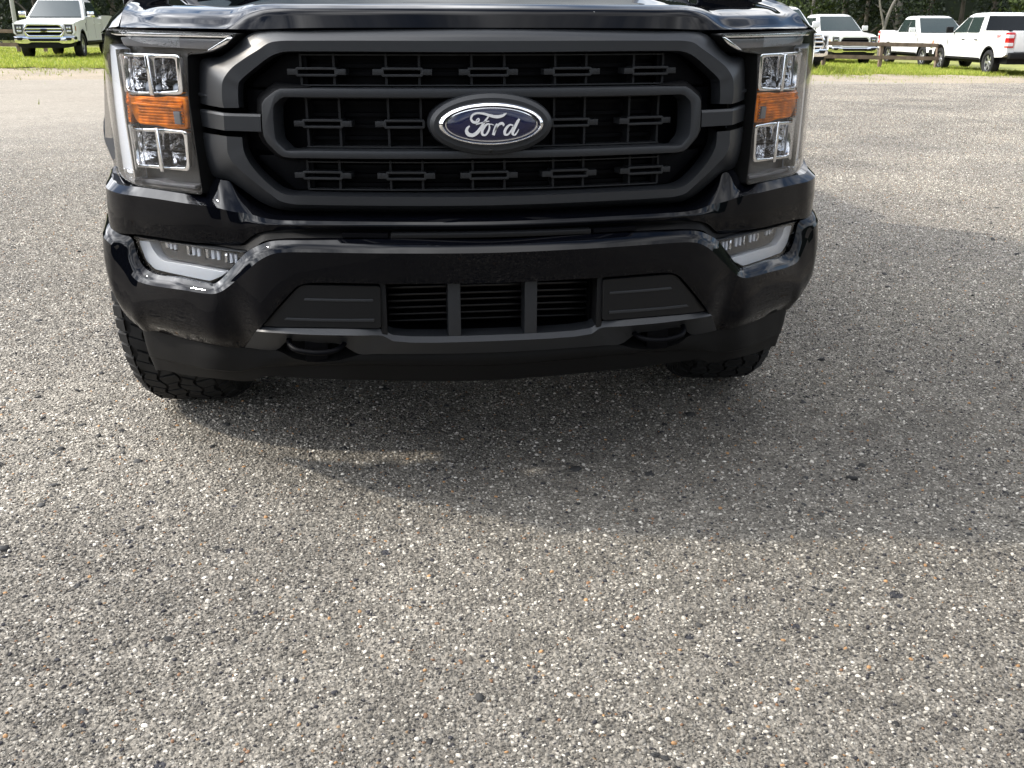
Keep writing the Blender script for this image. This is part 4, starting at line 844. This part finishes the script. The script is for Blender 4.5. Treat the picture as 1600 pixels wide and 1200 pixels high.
def stones_mesh(name, xy, size, cols, V, F, sink=.45, flat=(.35, .75), jag=.16, z=None):
    n = len(xy); k = len(V)
    a = RNG.uniform(0, 2*np.pi, n); sx = size*RNG.uniform(.75, 1.3, n); sy = size*RNG.uniform(.6, 1.0, n); sz = size*RNG.uniform(*flat, n)
    P = V[None]*(1+RNG.normal(0, jag, (n, k, 1)))
    X = P[:, :, 0]*sx[:, None]; Y = P[:, :, 1]*sy[:, None]; Z = P[:, :, 2]*sz[:, None]
    tl = RNG.normal(0, .35, (n, 1)); X, Z = X*np.cos(tl)-Z*np.sin(tl), X*np.sin(tl)+Z*np.cos(tl)
    c, s = np.cos(a)[:, None], np.sin(a)[:, None]
    Q = np.stack([X*c-Y*s+xy[:, :1], X*s+Y*c+xy[:, 1:2], Z+((0 if z is None else z)+sz*(1-2*sink))[:, None]], -1).reshape(-1, 3)
    FF = (F[None]+(np.arange(n)*k)[:, None, None]).reshape(-1, 3)
    return Q, FF, np.repeat(cols, k, 0)
def np_mesh(name, parts, m):
    off = 0; Vs, Fs, Cs = [], [], []
    for Q, FF, C in parts: Vs.append(Q); Fs.append(FF+off); Cs.append(C); off += len(Q)
    V = np.concatenate(Vs); F = np.concatenate(Fs); C = np.concatenate(Cs)
    me = bpy.data.meshes.new(name); me.vertices.add(len(V)); me.vertices.foreach_set('co', V.astype(np.float32).ravel())
    me.loops.add(F.size); me.loops.foreach_set('vertex_index', F.astype(np.int32).ravel()); me.polygons.add(len(F))
    me.polygons.foreach_set('loop_start', np.arange(0, F.size, F.shape[1], dtype=np.int32))
    me.polygons.foreach_set('use_smooth', np.ones(len(F), bool))
    at = me.color_attributes.new('Col', 'FLOAT_COLOR', 'POINT'); at.data.foreach_set('color', np.c_[C, np.ones(len(C))].astype(np.float32).ravel())
    me.update(calc_edges=True); me.validate(); me.materials.append(m); return me
def pick(n, w=PW):
    c = PCOL[RNG.choice(len(PCOL), n, p=w/w.sum())]; return c*RNG.uniform(.85, 1.15, (n, 1))
TILE = .5
BEDS = []
for b in range(6):
    q = lambda n: RNG.uniform(-TILE/2, TILE/2, (n, 2))
    n1, n2, n3 = 3600, 1100, 170
    parts = [stones_mesh('', q(n1), RNG.uniform(.0014, .0026, n1), pick(n1), IV1, IF1, .34),
             stones_mesh('', q(n2), RNG.uniform(.0026, .0046, n2), pick(n2), IV1, IF1, .46, jag=.11),
             stones_mesh('', q(n3), RNG.uniform(.0038, .0060, n3), pick(n3, PWL), IV2, IF2, .50, jag=.05)]
    me = np_mesh('gravel_bed', parts, M_PEB); BEDS.append(bpy.data.objects.new('gravel_bed', me))
beds = bpy.data.collections.new('gravel_beds')
for o in BEDS: beds.objects.link(o)
pts = []
C0 = cam.matrix_world.translation
for i in range(-32, 33):
    for j in range(-5, 36):
        x, y = i*TILE, j*TILE
        v = Vector((x, y, 0))-C0; w = v.dot(fw)
        if w > .3:
            px = v.dot(rt)/w*1527.3; py = v.dot(up)/w*1527.3
            if abs(px) < 800+1527*1.7/w and -600-1527*1.2/w < py: pts.append((x, y, 0))
me = bpy.data.meshes.new('gravel'); me.from_pydata([(x, y, .0005) for x, y, _ in pts], [], [])
at = me.attributes.new('bed', 'INT', 'POINT'); at.data.foreach_set('value', RNG.integers(0, 6, len(pts)).astype(np.int32))
at = me.attributes.new('turn', 'FLOAT', 'POINT'); at.data.foreach_set('value', (RNG.integers(0, 4, len(pts))*math.pi/2).astype(np.float32))
gravel = link('gravel', me); tag(gravel, kind='stuff')
gn = bpy.data.node_groups.new('lay_gravel', 'GeometryNodeTree'); gn.interface.new_socket('Geometry', in_out='INPUT', socket_type='NodeSocketGeometry'); gn.interface.new_socket('Geometry', in_out='OUTPUT', socket_type='NodeSocketGeometry')
gi = gn.nodes.new('NodeGroupInput'); go = gn.nodes.new('NodeGroupOutput'); ip = gn.nodes.new('GeometryNodeInstanceOnPoints'); ci = gn.nodes.new('GeometryNodeCollectionInfo')
ci.inputs['Collection'].default_value = beds; ci.inputs['Separate Children'].default_value = True; ci.inputs['Reset Children'].default_value = True
na = gn.nodes.new('GeometryNodeInputNamedAttribute'); na.data_type = 'INT'; na.inputs['Name'].default_value = 'bed'
nb_ = gn.nodes.new('GeometryNodeInputNamedAttribute'); nb_.data_type = 'FLOAT'; nb_.inputs['Name'].default_value = 'turn'
cx_ = gn.nodes.new('ShaderNodeCombineXYZ'); gn.links.new(nb_.outputs[0], cx_.inputs[2])
ip.inputs['Pick Instance'].default_value = True
gn.links.new(gi.outputs[0], ip.inputs['Points']); gn.links.new(ci.outputs[0], ip.inputs['Instance']); gn.links.new(na.outputs[0], ip.inputs['Instance Index']); gn.links.new(cx_.outputs[0], ip.inputs['Rotation']); gn.links.new(ip.outputs[0], go.inputs[0])
gravel.modifiers.new('lay', 'NODES').node_group = gn
# larger loose stones and black asphalt lumps, each place its own
n1, n2 = 420, 720
def near(n):
    o = []
    while len(o) < n:
        x, y = RNG.uniform(-4, 4), RNG.uniform(-1.4, 4.5)
        v = Vector((x, y, 0))-C0; w = v.dot(fw)
        if abs(v.dot(rt)/w*1527) < 850: o.append((x, y))
    return np.array(o)
wl = PW.copy(); wl[8] = 0
lump = near(n2); lump[:110] = np.array([-1.35, .45])+RNG.normal(0, 1, (110, 2))*(.26, .20)
parts = [stones_mesh('', near(n1), RNG.uniform(.0048, .0075, n1), pick(n1, wl), IV2, IF2, .55, jag=.07),
         stones_mesh('', lump, np.clip(.0048+RNG.exponential(.0036, n2), 0, .017), np.full((n2, 3), .04)*RNG.uniform(.7, 1.3, (n2, 1)), IV2, IF2, .55, (.3, .5), .2)]
tag(link('loose_stones', np_mesh('loose_stones', parts, M_PEB)), kind='stuff')
# ------------------------------------------------------------------ meadow grass
def leaf_mat(name, col, trans=.25, sat=1.0):
    m = bpy.data.materials.new(name); m.use_nodes = True; t = m.node_tree; p = t.nodes['Principled BSDF']; o = t.nodes['Material Output']
    a = N(t, 'ShaderNodeAttribute', attribute_name='Col'); p.inputs['Roughness'].default_value = .6; p.inputs['Specular IOR Level'].default_value = .3
    tr = N(t, 'ShaderNodeBsdfTranslucent'); mx_ = N(t, 'ShaderNodeMixShader'); mx_.inputs[0].default_value = trans
    t.links.new(a.outputs['Color'], p.inputs['Base Color']); t.links.new(a.outputs['Color'], tr.inputs[0]); t.links.new(p.outputs[0], mx_.inputs[1]); t.links.new(tr.outputs[0], mx_.inputs[2]); t.links.new(mx_.outputs[0], o.inputs[0]); return m
M_GRASS = leaf_mat('grass_blade', None, .35); M_LEAF = leaf_mat('leaf', None, .25)
def blades(n, region, hgt):
    o = [];
    x = RNG.uniform(region[0], region[1], n); u = RNG.random(n)**1.7
    y = np.array([grass_edge(v) for v in x])+u*(region[3])-.1+RNG.normal(0, .2, n)
    z = gz(x, y); h = hgt*RNG.uniform(.4, 1.5, n); a = RNG.uniform(0, np.pi, n); w = .012*RNG.uniform(.6, 1.4, n)+.004
    le = RNG.normal(0, .5, (n, 2))*h[:, None]
    P = np.stack([np.c_[x-np.cos(a)*w, y-np.sin(a)*w, z], np.c_[x+np.cos(a)*w, y+np.sin(a)*w, z], np.c_[x+le[:, 0], y+le[:, 1], z+h]], 1).reshape(-1, 3)
    base = np.array([(.27, .33, .040), (.34, .39, .055), (.42, .42, .10), (.19, .26, .030)])[RNG.integers(0, 4, n)]*RNG.uniform(.8, 1.2, (n, 1))
    return P, np.arange(3*n).reshape(-1, 3), np.repeat(base, 3, 0)
def tufts(n):       # thin grass straying out over the sandy verge
    x = np.r_[RNG.uniform(-22, -5, n//2), RNG.uniform(6, 20, n-n//2)]; y = np.array([grass_edge(v) for v in x])-RNG.exponential(1.3, n)
    k = np.sin(x*2.1)+np.sin(x*5.3+y*3)+np.sin(y*4.1) > .2; x, y = x[k], y[k]; n = len(x); z = gz(x, y); h = RNG.uniform(.03, .09, n); a = RNG.uniform(0, np.pi, n); w = .009
    P = np.stack([np.c_[x-np.cos(a)*w, y-np.sin(a)*w, z], np.c_[x+np.cos(a)*w, y+np.sin(a)*w, z], np.c_[x+RNG.normal(0, .03, n), y, z+h]], 1).reshape(-1, 3)
    return P, np.arange(3*n).reshape(-1, 3), np.repeat(np.array([(.26, .30, .06)])*RNG.uniform(.6, 1.2, (n, 1)), 3, 0)
tag(link('grass', np_mesh('grass', [blades(60000, (-22, -6, 0, 22), .07), blades(90000, (6, 22, 0, 26), .10), blades(45000, (-6, 6, 0, 22), .08), blades(5000, (7, 14, 0, 9), .2), tufts(22000)], M_GRASS)), kind='stuff')
# ------------------------------------------------------------------ trees and woods
def cards(centers, radii, n, size, cols, flat=.8):
    """n leaf-sized faces spread through the clumps"""
    k = RNG.integers(0, len(centers), n); d = RNG.normal(0, 1, (n, 3)); d /= np.linalg.norm(d, axis=1)[:, None]
    r = RNG.random(n)**.45
    c = centers[k]+d*r[:, None]*radii[k][:, None]*np.array([1, 1, flat])
    a = RNG.normal(0, 1, (n, 3)); a /= np.linalg.norm(a, axis=1)[:, None]; b = np.cross(a, RNG.normal(0, 1, (n, 3))); b /= np.linalg.norm(b, axis=1)[:, None]
    s = size*RNG.uniform(.6, 1.5, (n, 1))
    P = np.stack([c-a*s, c+b*s*.55, c+a*s, c-b*s*.55], 1).reshape(-1, 3)
    C = cols[RNG.integers(0, len(cols), n)]*RNG.uniform(.7, 1.3, (n, 1))
    return P, np.arange(4*n).reshape(-1, 4), np.repeat(C, 4, 0)
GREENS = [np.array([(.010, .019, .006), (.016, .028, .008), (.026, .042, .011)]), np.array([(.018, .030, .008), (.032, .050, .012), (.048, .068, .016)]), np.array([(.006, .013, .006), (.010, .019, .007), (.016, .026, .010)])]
M_BARK = mat('bark', (.07, .06, .05), .9, var=(4, .6, 1.3), bump=(20, .6, .02)); M_BARKP = mat('pale_bark', (.13, .12, .105), .9, var=(4, .7, 1.2))
def tree_parts(h, w, green, bark, seed, low=.25):
    random.seed(seed)
    bm = bmesh.new(); top = h*.8; lean = Vector((random.uniform(-.4, .4), random.uniform(-.4, .4), 0)); P = [Vector((0, 0, -.3))+lean*(t*t) for t in (0, .3, .6, 1)]
    for i, t in enumerate((0, .3, .6, 1)): P[i].z = -.3+top*t
    r0 = .03*h*.55; tube_bm(spline(P, 4), list(np.linspace(r0, r0*.2, 13)), bm, 8)
    cent = []
    for i in range(11):
        t = random.uniform(low, .95); p = P[0].lerp(P[-1], t); a = random.uniform(0, 6.28); l = w*random.uniform(.45, 1)*(1.15-t*.6)
        e = p+Vector((math.cos(a)*l, math.sin(a)*l, l*random.uniform(.2, .7))); mid = p.lerp(e, .5)+Vector((0, 0, .15*l))
        tube_bm(spline([p, mid, e], 3), list(np.linspace(r0*.35, r0*.08, 7)), bm, 6); cent += [e, mid.lerp(e, .4)]
    for i in range(8): cent.append(Vector((random.gauss(0, w*.35), random.gauss(0, w*.35), h*random.uniform(low+.1, .97))))
    c = np.array([q[:] for q in cent]); r = np.array([w*random.uniform(.22, .5) for _ in cent])
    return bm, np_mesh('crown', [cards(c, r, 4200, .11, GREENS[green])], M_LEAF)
TREE_KINDS = [tree_parts(11, 3.4, 0, 0, 3, .05), tree_parts(13, 3.8, 2, 0, 5, .06), tree_parts(9.5, 3.2, 1, 0, 11, .04), tree_parts(12, 3.0, 2, 1, 17, .12)]
TR_ME = []
for k, (bm, crown) in enumerate(TREE_KINDS):
    me = bpy.data.meshes.new('trunk'); bmesh.ops.recalc_face_normals(bm, faces=bm.faces); bm.to_mesh(me); bm.free(); me.materials.append(M_BARKP if k in (2, 3) else M_BARK)
    me.polygons.foreach_set('use_smooth', [True]*len(me.polygons)); TR_ME.append((me, crown))
def place_tree(k, x, y, rz, s, label):
    t = thing('tree', label, 'tree', (x, y, float(gz(x, y))), rz, 'trees along the far edge of the field'); t.scale = (s, s, s)
    link('trunk', TR_ME[k][0], None, t); link('crown', TR_ME[k][1], None, t)
def at_px(px, dist):
    """lateral position at a distance along the view for a picture column"""
    q = fw+rt*((px-800)/1527.3)-up*((42-600)/1527.3); q = q/q.dot(Vector((math.sin(YAW), math.cos(YAW), 0)))
    return C0.x+q.x*dist, C0.y+q.y*dist
for (k, px, d, rz, s, lab) in [
    (1, -40, 57, .3, 1.0, 'dark tree at the left picture edge behind the grey pole'),
    (0, 60, 60, 1.3, 1.0, 'dark tree above the roof of the left white pickup'),
    (2, 118, 56, 2.0, .9, 'bushy tree behind the load bed of the left white pickup'),
    (1, 180, 61, 3.0, 1.05, 'dark tree seen just left of the black bonnet'),
    (2, 1268, 55, .5, .9, 'lighter leafy tree just right of the black bonnet'),
    (1, 1318, 60, 1.9, 1.0, 'dark tree behind the cab of the pickup behind the rail fence'),
    (0, 1352, 57, 4.0, .85, 'small-leaved tree between the two fenced pickups'),
    (3, 1402, 56, 2.6, 1.0, 'pale-limbed tree with bare forking branches above the 3/4-view pickup'),
    (1, 1450, 61, 5.2, 1.05, 'dark tree behind the windscreen of the 3/4-view pickup'),
    (0, 1500, 59, .9, 1.0, 'dark tree above the cab of the rightmost pickup'),
    (1, 1550, 62, 2.2, 1.1, 'tall dark tree above the load bed of the rightmost pickup'),
    (2, 1606, 55, 3.6, 1.0, 'lighter green tree at the top right picture corner')]:
    x, y = at_px(px, d); place_tree(k, x, y, rz, s, lab)
# bare pale limbs of a dead tree in front of the wood
x, y = at_px(1404, 52); t = thing('dead_tree', 'bare pale forked dead tree standing in front of the dark wood', 'tree', (x, y, float(gz(x, y))))
bobj('trunk', tube_bm(spline([(-.9, 0, -.2), (-.7, 0, 1.8), (-.3, 0, 2.9), (.6, 0, 3.8), (1.9, 0, 4.6)], 5), list(np.linspace(.10, .03, 21)), n=7), M_BARKP, t, 60)
bobj('limb', tube_bm(spline([(-.34, 0, 2.85), (-.15, .1, 3.8), (.05, .1, 5.2)], 5), list(np.linspace(.06, .02, 11)), n=6), M_BARKP, t, 60)
bobj('limb', tube_bm(spline([(-.75, 0, 1.5), (-1.2, 0, 3.0), (-1.25, 0, 5.0)], 5), list(np.linspace(.06, .025, 11)), n=6), M_BARKP, t, 60)
# the wood beyond reads as one mass, ahead and behind the photographer
def wood(xs_, yf, n, h):
    c = np.array([(x+random.uniform(-1, 1), yf+random.uniform(-1.5, 3), random.uniform(.3, h)) for x in xs_ for _ in range(5)]); r = np.array([random.uniform(1.3, 2.6) for _ in c])
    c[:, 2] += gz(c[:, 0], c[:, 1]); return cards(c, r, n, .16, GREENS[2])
F_W = [wood(np.arange(-70, 90, 3.2), 66, 60000, 15)]
tag(link('far_wood', np_mesh('far_wood', F_W, M_LEAF)), kind='stuff')
def wood_side(xf, ys_, n, h):
    P, F, C = wood(ys_, 0, n, h); Q = P.copy(); Q[:, 0] = xf+P[:, 1]; Q[:, 1] = P[:, 0]; return Q, F, C
tag(link('wood_beside', np_mesh('wood_beside', [wood_side(-66, np.arange(-70, 75, 3.2), 22000, 13), wood_side(88, np.arange(-70, 75, 3.2), 22000, 13)], M_LEAF)), kind='stuff')
B_W = [wood(np.arange(-80, 80, 3.2), -62, 16000, 11)]
tag(link('wood_behind', np_mesh('wood_behind', B_W, M_LEAF)), kind='stuff')
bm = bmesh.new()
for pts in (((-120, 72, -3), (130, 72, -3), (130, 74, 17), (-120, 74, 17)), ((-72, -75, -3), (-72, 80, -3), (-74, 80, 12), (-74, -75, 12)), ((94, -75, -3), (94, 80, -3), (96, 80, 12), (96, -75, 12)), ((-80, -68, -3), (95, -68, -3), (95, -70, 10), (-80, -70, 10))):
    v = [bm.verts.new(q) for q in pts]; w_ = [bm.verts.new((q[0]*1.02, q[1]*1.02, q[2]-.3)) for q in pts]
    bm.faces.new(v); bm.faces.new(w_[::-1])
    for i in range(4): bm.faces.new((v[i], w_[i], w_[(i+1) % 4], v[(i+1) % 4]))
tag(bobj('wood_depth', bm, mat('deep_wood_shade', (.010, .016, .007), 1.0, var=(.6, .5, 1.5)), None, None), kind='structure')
# ------------------------------------------------------------------ rail fences and pole
def fence(label, p0, p1, n, hts, posts=True):
    f = thing('rail_fence', label, 'fence', (p0[0], p0[1], float(gz(*p0))))
    for i in range(n):
        t = i/(n-1); x, y = p0[0]+(p1[0]-p0[0])*t, p0[1]+(p1[1]-p0[1])*t; z = float(gz(x, y))-float(gz(*p0))
        bobj('post', box_bm(bmesh.new(), x-p0[0]-.06, x-p0[0]+.06, y-p0[1]-.06, y-p0[1]+.06, z-.3, z+max(hts)+.08, .012), M_WOOD, f, 40)
        if i < n-1:
            u = (i+1)/(n-1); x2, y2 = p0[0]+(p1[0]-p0[0])*u, p0[1]+(p1[1]-p0[1])*u; z2 = float(gz(x2, y2))-float(gz(*p0))
            for h in hts:
                q = bmesh.new(); d = random.uniform(-.012, .012); bmesh.ops.create_cube(q, size=1)
                L_ = math.hypot(x2-x, y2-y)
                for v in q.verts: v.co = Vector((v.co.x*(L_+.06), v.co.y*.045, v.co.z*.135))
                bmesh.ops.bevel(q, geom=q.edges[:], offset=.01, segments=2, affect='EDGES')
                bmesh.ops.transform(q, matrix=Matrix.Translation(((x+x2)/2-p0[0], (y+y2)/2-p0[1]-.085, (z+z2)/2+h+d)) @ Matrix.Rotation(math.atan2(y2-y, x2-x), 4, 'Z') @ Matrix.Rotation(-math.atan2(z2-z, L_), 4, 'Y'), verts=q.verts)
                bobj('rail', q, M_WOOD, f, 40)
a, b = at_px(1292, 37.5), at_px(1650, 37.5)
fence('low brown two-rail wooden fence in front of the right-hand pickups', a, b, 5, (.84, .40))
a, b = at_px(-60, 41), at_px(66, 41)
fence('brown two-rail wooden fence at the left edge beside the white pickup', a, b, 4, (.80, .30))
x, y = at_px(25, 46); pl = thing('utility_pole', 'grey utility pole rising behind the left rail fence', 'pole', (x, y, float(gz(x, y))))
bobj('shaft', tube_bm([(0.0, 0, -.3), (-.02, 0, 4), (-.05, 0, 9.0)], [.095, .085, .07], n=14), M_POLE, pl, 60)
box('base_collar', -.12, .12, -.12, .12, -.1, .25, M_POLE, pl, .02); box('cross_arm', -.85, .75, -.06, .06, 8.3, 8.42, M_POLE, pl, .01)
# ------------------------------------------------------------------ background pickups
TY2 = tyre_mesh(.40, .27, False); RIMS = rim_mesh(M_SILV, .27, 6)
def body_mesh():
    q = prism_bm(side_body(True), -.985, .985)
    bmesh.ops.bevel(q, geom=[e for e in q.edges if abs(e.verts[0].co.x-e.verts[1].co.x) < 1e-6 and e.calc_face_angle(0) > .0], offset=.075, segments=3, profile=.55, affect='EDGES', clamp_overlap=True)
    # the nose tapers in plan
    bmesh.ops.bisect_plane(q, geom=q.verts[:]+q.edges[:]+q.faces[:], plane_co=(0, .30, 0), plane_no=(0, 1, 0)); bmesh.ops.bisect_plane(q, geom=q.verts[:]+q.edges[:]+q.faces[:], plane_co=(0, .55, 0), plane_no=(0, 1, 0))
    for v in q.verts:
        if v.co.y < .55: v.co.x *= 1-.10*((.55-v.co.y)/.55)**2
        if v.co.z > 1.05 and v.co.y < 1.6: v.co.x *= 1-.12*(v.co.z-1.05)
    return q
def pickup(label, group, px, dist, yaw_los, grille='bars', bumper=None, mirror=None, body_m=None, z_fix=0.0, handle=None):
    """yaw_los: heading turned from straight-at-the-camera, positive = nose swung to the picture's right"""
    x, y = at_px(px, dist); los = math.atan2(x-C0.x, y-C0.y)
    body_m = body_m or M_WHITE
    t = thing('pickup_truck', label, 'pickup truck', (x, y, float(gz(x, y))+z_fix), -los+yaw_los, group)
    r = bpy.data.objects.new('placeholder', None)
    o = lambda *a, **k: None
    bobj('body', body_mesh(), body_m, t, 40)
    add_cabin(t, body_m, M_GLASSD, mirror or body_m, handle or body_m); add_bed(t, body_m)
    box('underbody', -.8, .8, .35, 5.6, .38, .60, M_PLAST, t)
    # nose: grille, lamps, bumper
    gx = .80 if grille == 'wide' else .60
    z0, z1 = (.66, 1.10) if grille == 'wide' else (.70, 1.075)
    zm = (z0+z1)/2
    octa = lambda k, dz=0.0: rounded([(-gx*k+.07, z0+dz), (gx*k-.07, z0+dz), (gx*k, zm-.06), (gx*k, zm+.06), (gx*k-.09, z1-dz), (-gx*k+.09, z1-dz), (-gx*k, zm+.06), (-gx*k, zm-.06)], .05, 3)
    g = bobj('grille', xz_prism(octa(1.0), -.015, .14), M_DARK, t, 40)
    sur = M_CHROME if grille in ('bars', 'wide') else (M_FRAME if grille == 'dark' else body_m)
    bobj('grille_surround', xz_prism(octa(1.05, -.03), -.05, .08, .012, [octa(.955, .035)]), sur, g, 40)
    if grille == 'bars':
        for z in (.845, .935): bobj('grille_bar', xz_prism(rounded([(-.55, z-.022), (-.14, z-.022), (-.11, z-.012), (.11, z-.012), (.14, z-.022), (.55, z-.022), (.57, z), (.55, z+.022), (-.55, z+.022), (-.57, z)], .01, 2), -.055, .0, .006), M_CHROME, g, 40)
        bobj('badge', xz_prism([(.13*math.cos(i*math.pi/10), .89+.052*math.sin(i*math.pi/10)) for i in range(20)], -.075, -.02, .01), M_STEEL, g, 40)
    elif grille == 'wide':
        for z in (.76, .90, 1.02): box('grille_bar', -gx+.03, gx-.03, -.06, .02, z-.03, z+.03, M_CHROME, g, .01)
    else:
        for z in (.80, .89, .98): box('grille_bar', -.55, .55, -.035, .0, z-.014, z+.014, M_FRAME, g, .006)
    for sg in (1, -1):
        X_ = lambda pts: [(sg*x, z) for x, z in pts]
        h = bobj('headlight', xz_prism(X_([(.655, 1.07), (.93, 1.085), (.935, .80), (.88, .76), (.70, .78), (.67, .86)]), .0, .17, .012), M_BEZEL, t, 40)
        bobj('light_guide', xz_prism(X_([(.62, 1.062), (.645, 1.095), (.955, 1.105), (.955, .79), (.90, .75), (.86, .77), (.905, .82), (.905, 1.06)]), -.02, .16, .008), M_LAMPW, h, 40)
        for xa, za in ((.70, .95), (.78, .95)): box('lamp_lens', min(sg*xa, sg*(xa+.065)), max(sg*xa, sg*(xa+.065)), -.012, .05, za-.03, za+.05, M_REFL, h, .015)
        box('turn_lens', min(sg*.70, sg*.85), max(sg*.70, sg*.85), -.010, .05, .82, .89, M_REFL, h, .015)
        box('marker', min(sg*.875, sg*.955), max(sg*.875, sg*.955), .10, .24, .86, 1.02, M_AMBER, h, .01)
    bm_ = bumper or M_CHROME
    bo = [(-.95, .70), (-.60, .70), (-.50, .665), (.50, .665), (.60, .70), (.95, .70), (.95, .52), (.80, .47), (.52, .47), (.42, .51), (-.42, .51), (-.52, .47), (-.80, .47), (-.95, .52)]
    B = bobj('bumper', xz_prism(rounded(bo, .03, 3), -.10, .30, .03), bm_, t, 40)
    bobj('bumper_opening', xz_prism(rounded([(-.52, .635), (.52, .635), (.46, .545), (-.46, .545)], .02, 2), -.112, .0, .004), M_PLAST, B, 40)
    for sg in (1, -1): bobj('fog_lamp', xz_prism(rounded([(sg*.66, .66), (sg*.86, .665), (sg*.84, .57), (sg*.70, .57)], .02, 2), -.112, .0, .005), M_STEEL, B, 40)
    bobj('valance', xz_prism(rounded([(-.90, .53), (.90, .53), (.86, .38), (.55, .33), (-.55, .33), (-.86, .38)], .03, 2), -.02, .3, .02), M_PLAST, t, 40)
    # tail
    box('rear_bumper', -.94, .94, 5.84, 6.02, .56, .74, M_PLAST if bumper is M_PLAST else (bumper or M_CHROME), t, .03)
    box('tailgate', -.77, .77, 5.845, 5.89, .76, 1.375, body_m, t, .012)
    for sg in (1, -1):
        L_ = box('tail_light', min(sg*.80, sg*1.0), max(sg*.80, sg*1.0), 5.66, 5.885, .88, 1.34, M_RED, t, .02)
        for zz in (.98, 1.22): box('reversing_lens', min(sg*.83, sg*1.008), max(sg*.83, sg*1.008), 5.70, 5.892, zz-.05, zz+.05, M_LAMPW, L_, .008)
        for yc in (.94, 4.63):
            q = bmesh.new(); pr = []
            A = arch(yc, .42, .505, -2, 182, 17); Bq = arch(yc, .42, .455, -2, 182, 17)
            for s0, s1, s2, s3 in zip(A[:-1], A[1:], Bq[1:], Bq[:-1]):
                for xx in (.988,): q.faces.new([q.verts.new((sg*xx, *s)) for s in (s0, s1, s2, s3)])
                q.faces.new([q.verts.new(c) for c in ((sg*.988, *s3), (sg*.988, *s2), (sg*.45, *s2), (sg*.45, *s3))])
            bmesh.ops.remove_doubles(q, verts=q.verts, dist=1e-4)
            bobj('wheel_arch', q, M_PLAST if grille == 'dark' else M_DARK, t, 40)
        box('side_vent', min(sg*.978, sg*.992), max(sg*.978, sg*.992), 1.48, 1.52, .86, 1.12, M_PLAST, t, .004)
        box('sill_trim', min(sg*.96, sg*.992), max(sg*.96, sg*.992), 1.46, 4.10, .47, .545, M_PLAST, t, .008)
        for yy in (1.66, 2.80, 3.78, 3.99): box('door_seam', min(sg*.980, sg*.9875), max(sg*.980, sg*.9875), yy-.006, yy+.006, .62, 1.24, M_BEZEL, t)
    wheels(t, TY2, RIMS, [(-.84, .94, .40, 1), (.84, .94, .40, 1), (-.84, 4.63, .40, 0), (.84, 4.63, .40, 0)])
    return t
GR = 'pickups parked at the edge of the field'
A = pickup('white pickup with chrome bumper facing the camera on the grass at the left', GR, 68, 34.3, R(-15), 'bars', M_CHROME, M_CHROME)
box('paper_sign', -.10, .10, 2.12, 2.14, 1.62, 1.68, M_LAMPW, A)
pickup('white pickup facing the camera directly behind the rail fence', GR, 1338, 41.5, R(22), 'slim', M_CHROME, M_WHITE)
pickup('white pickup with wide chrome grille mostly hidden by the black bonnet at right', GR, 1248, 31.5, R(17), 'wide', M_CHROME, M_WHITE)
pickup('white pickup in three-quarter view with black grille behind the rail fence', GR, 1500, 40.5, R(24), 'dark', M_STEEL, M_WHITE)
E_ = pickup('white pickup seen from the rear with red tail lamps at the right edge', GR, 1498, 38.2, R(204), 'dark', M_PLAST, M_PLAST, handle=M_PLAST)
pickup('black pickup behind the rail fence at the left picture edge', GR, -70, 50, R(70), 'dark', M_STEEL, M_STEEL, body_m=M_PAINT)
# off-road badge on the bed side of the rightmost pickup
for sg in (1, -1):
    cu = bpy.data.curves.new('badge_text', 'FONT'); cu.body = 'FX4'; cu.size = .15; cu.shear = .3; cu.extrude = .003
    tmp = bpy.data.objects.new('bed_badge', cu); me = bpy.data.meshes.new_from_object(tmp); bpy.data.objects.remove(tmp); me.name = 'bed_badge'
    me.materials.clear(); ob = link('bed_badge', me, M_RED, E_)
    ob.location = (sg*.992, 5.05 if sg > 0 else 5.40, 1.17); ob.rotation_euler = (R(90), 0, R(90) if sg > 0 else R(-90))
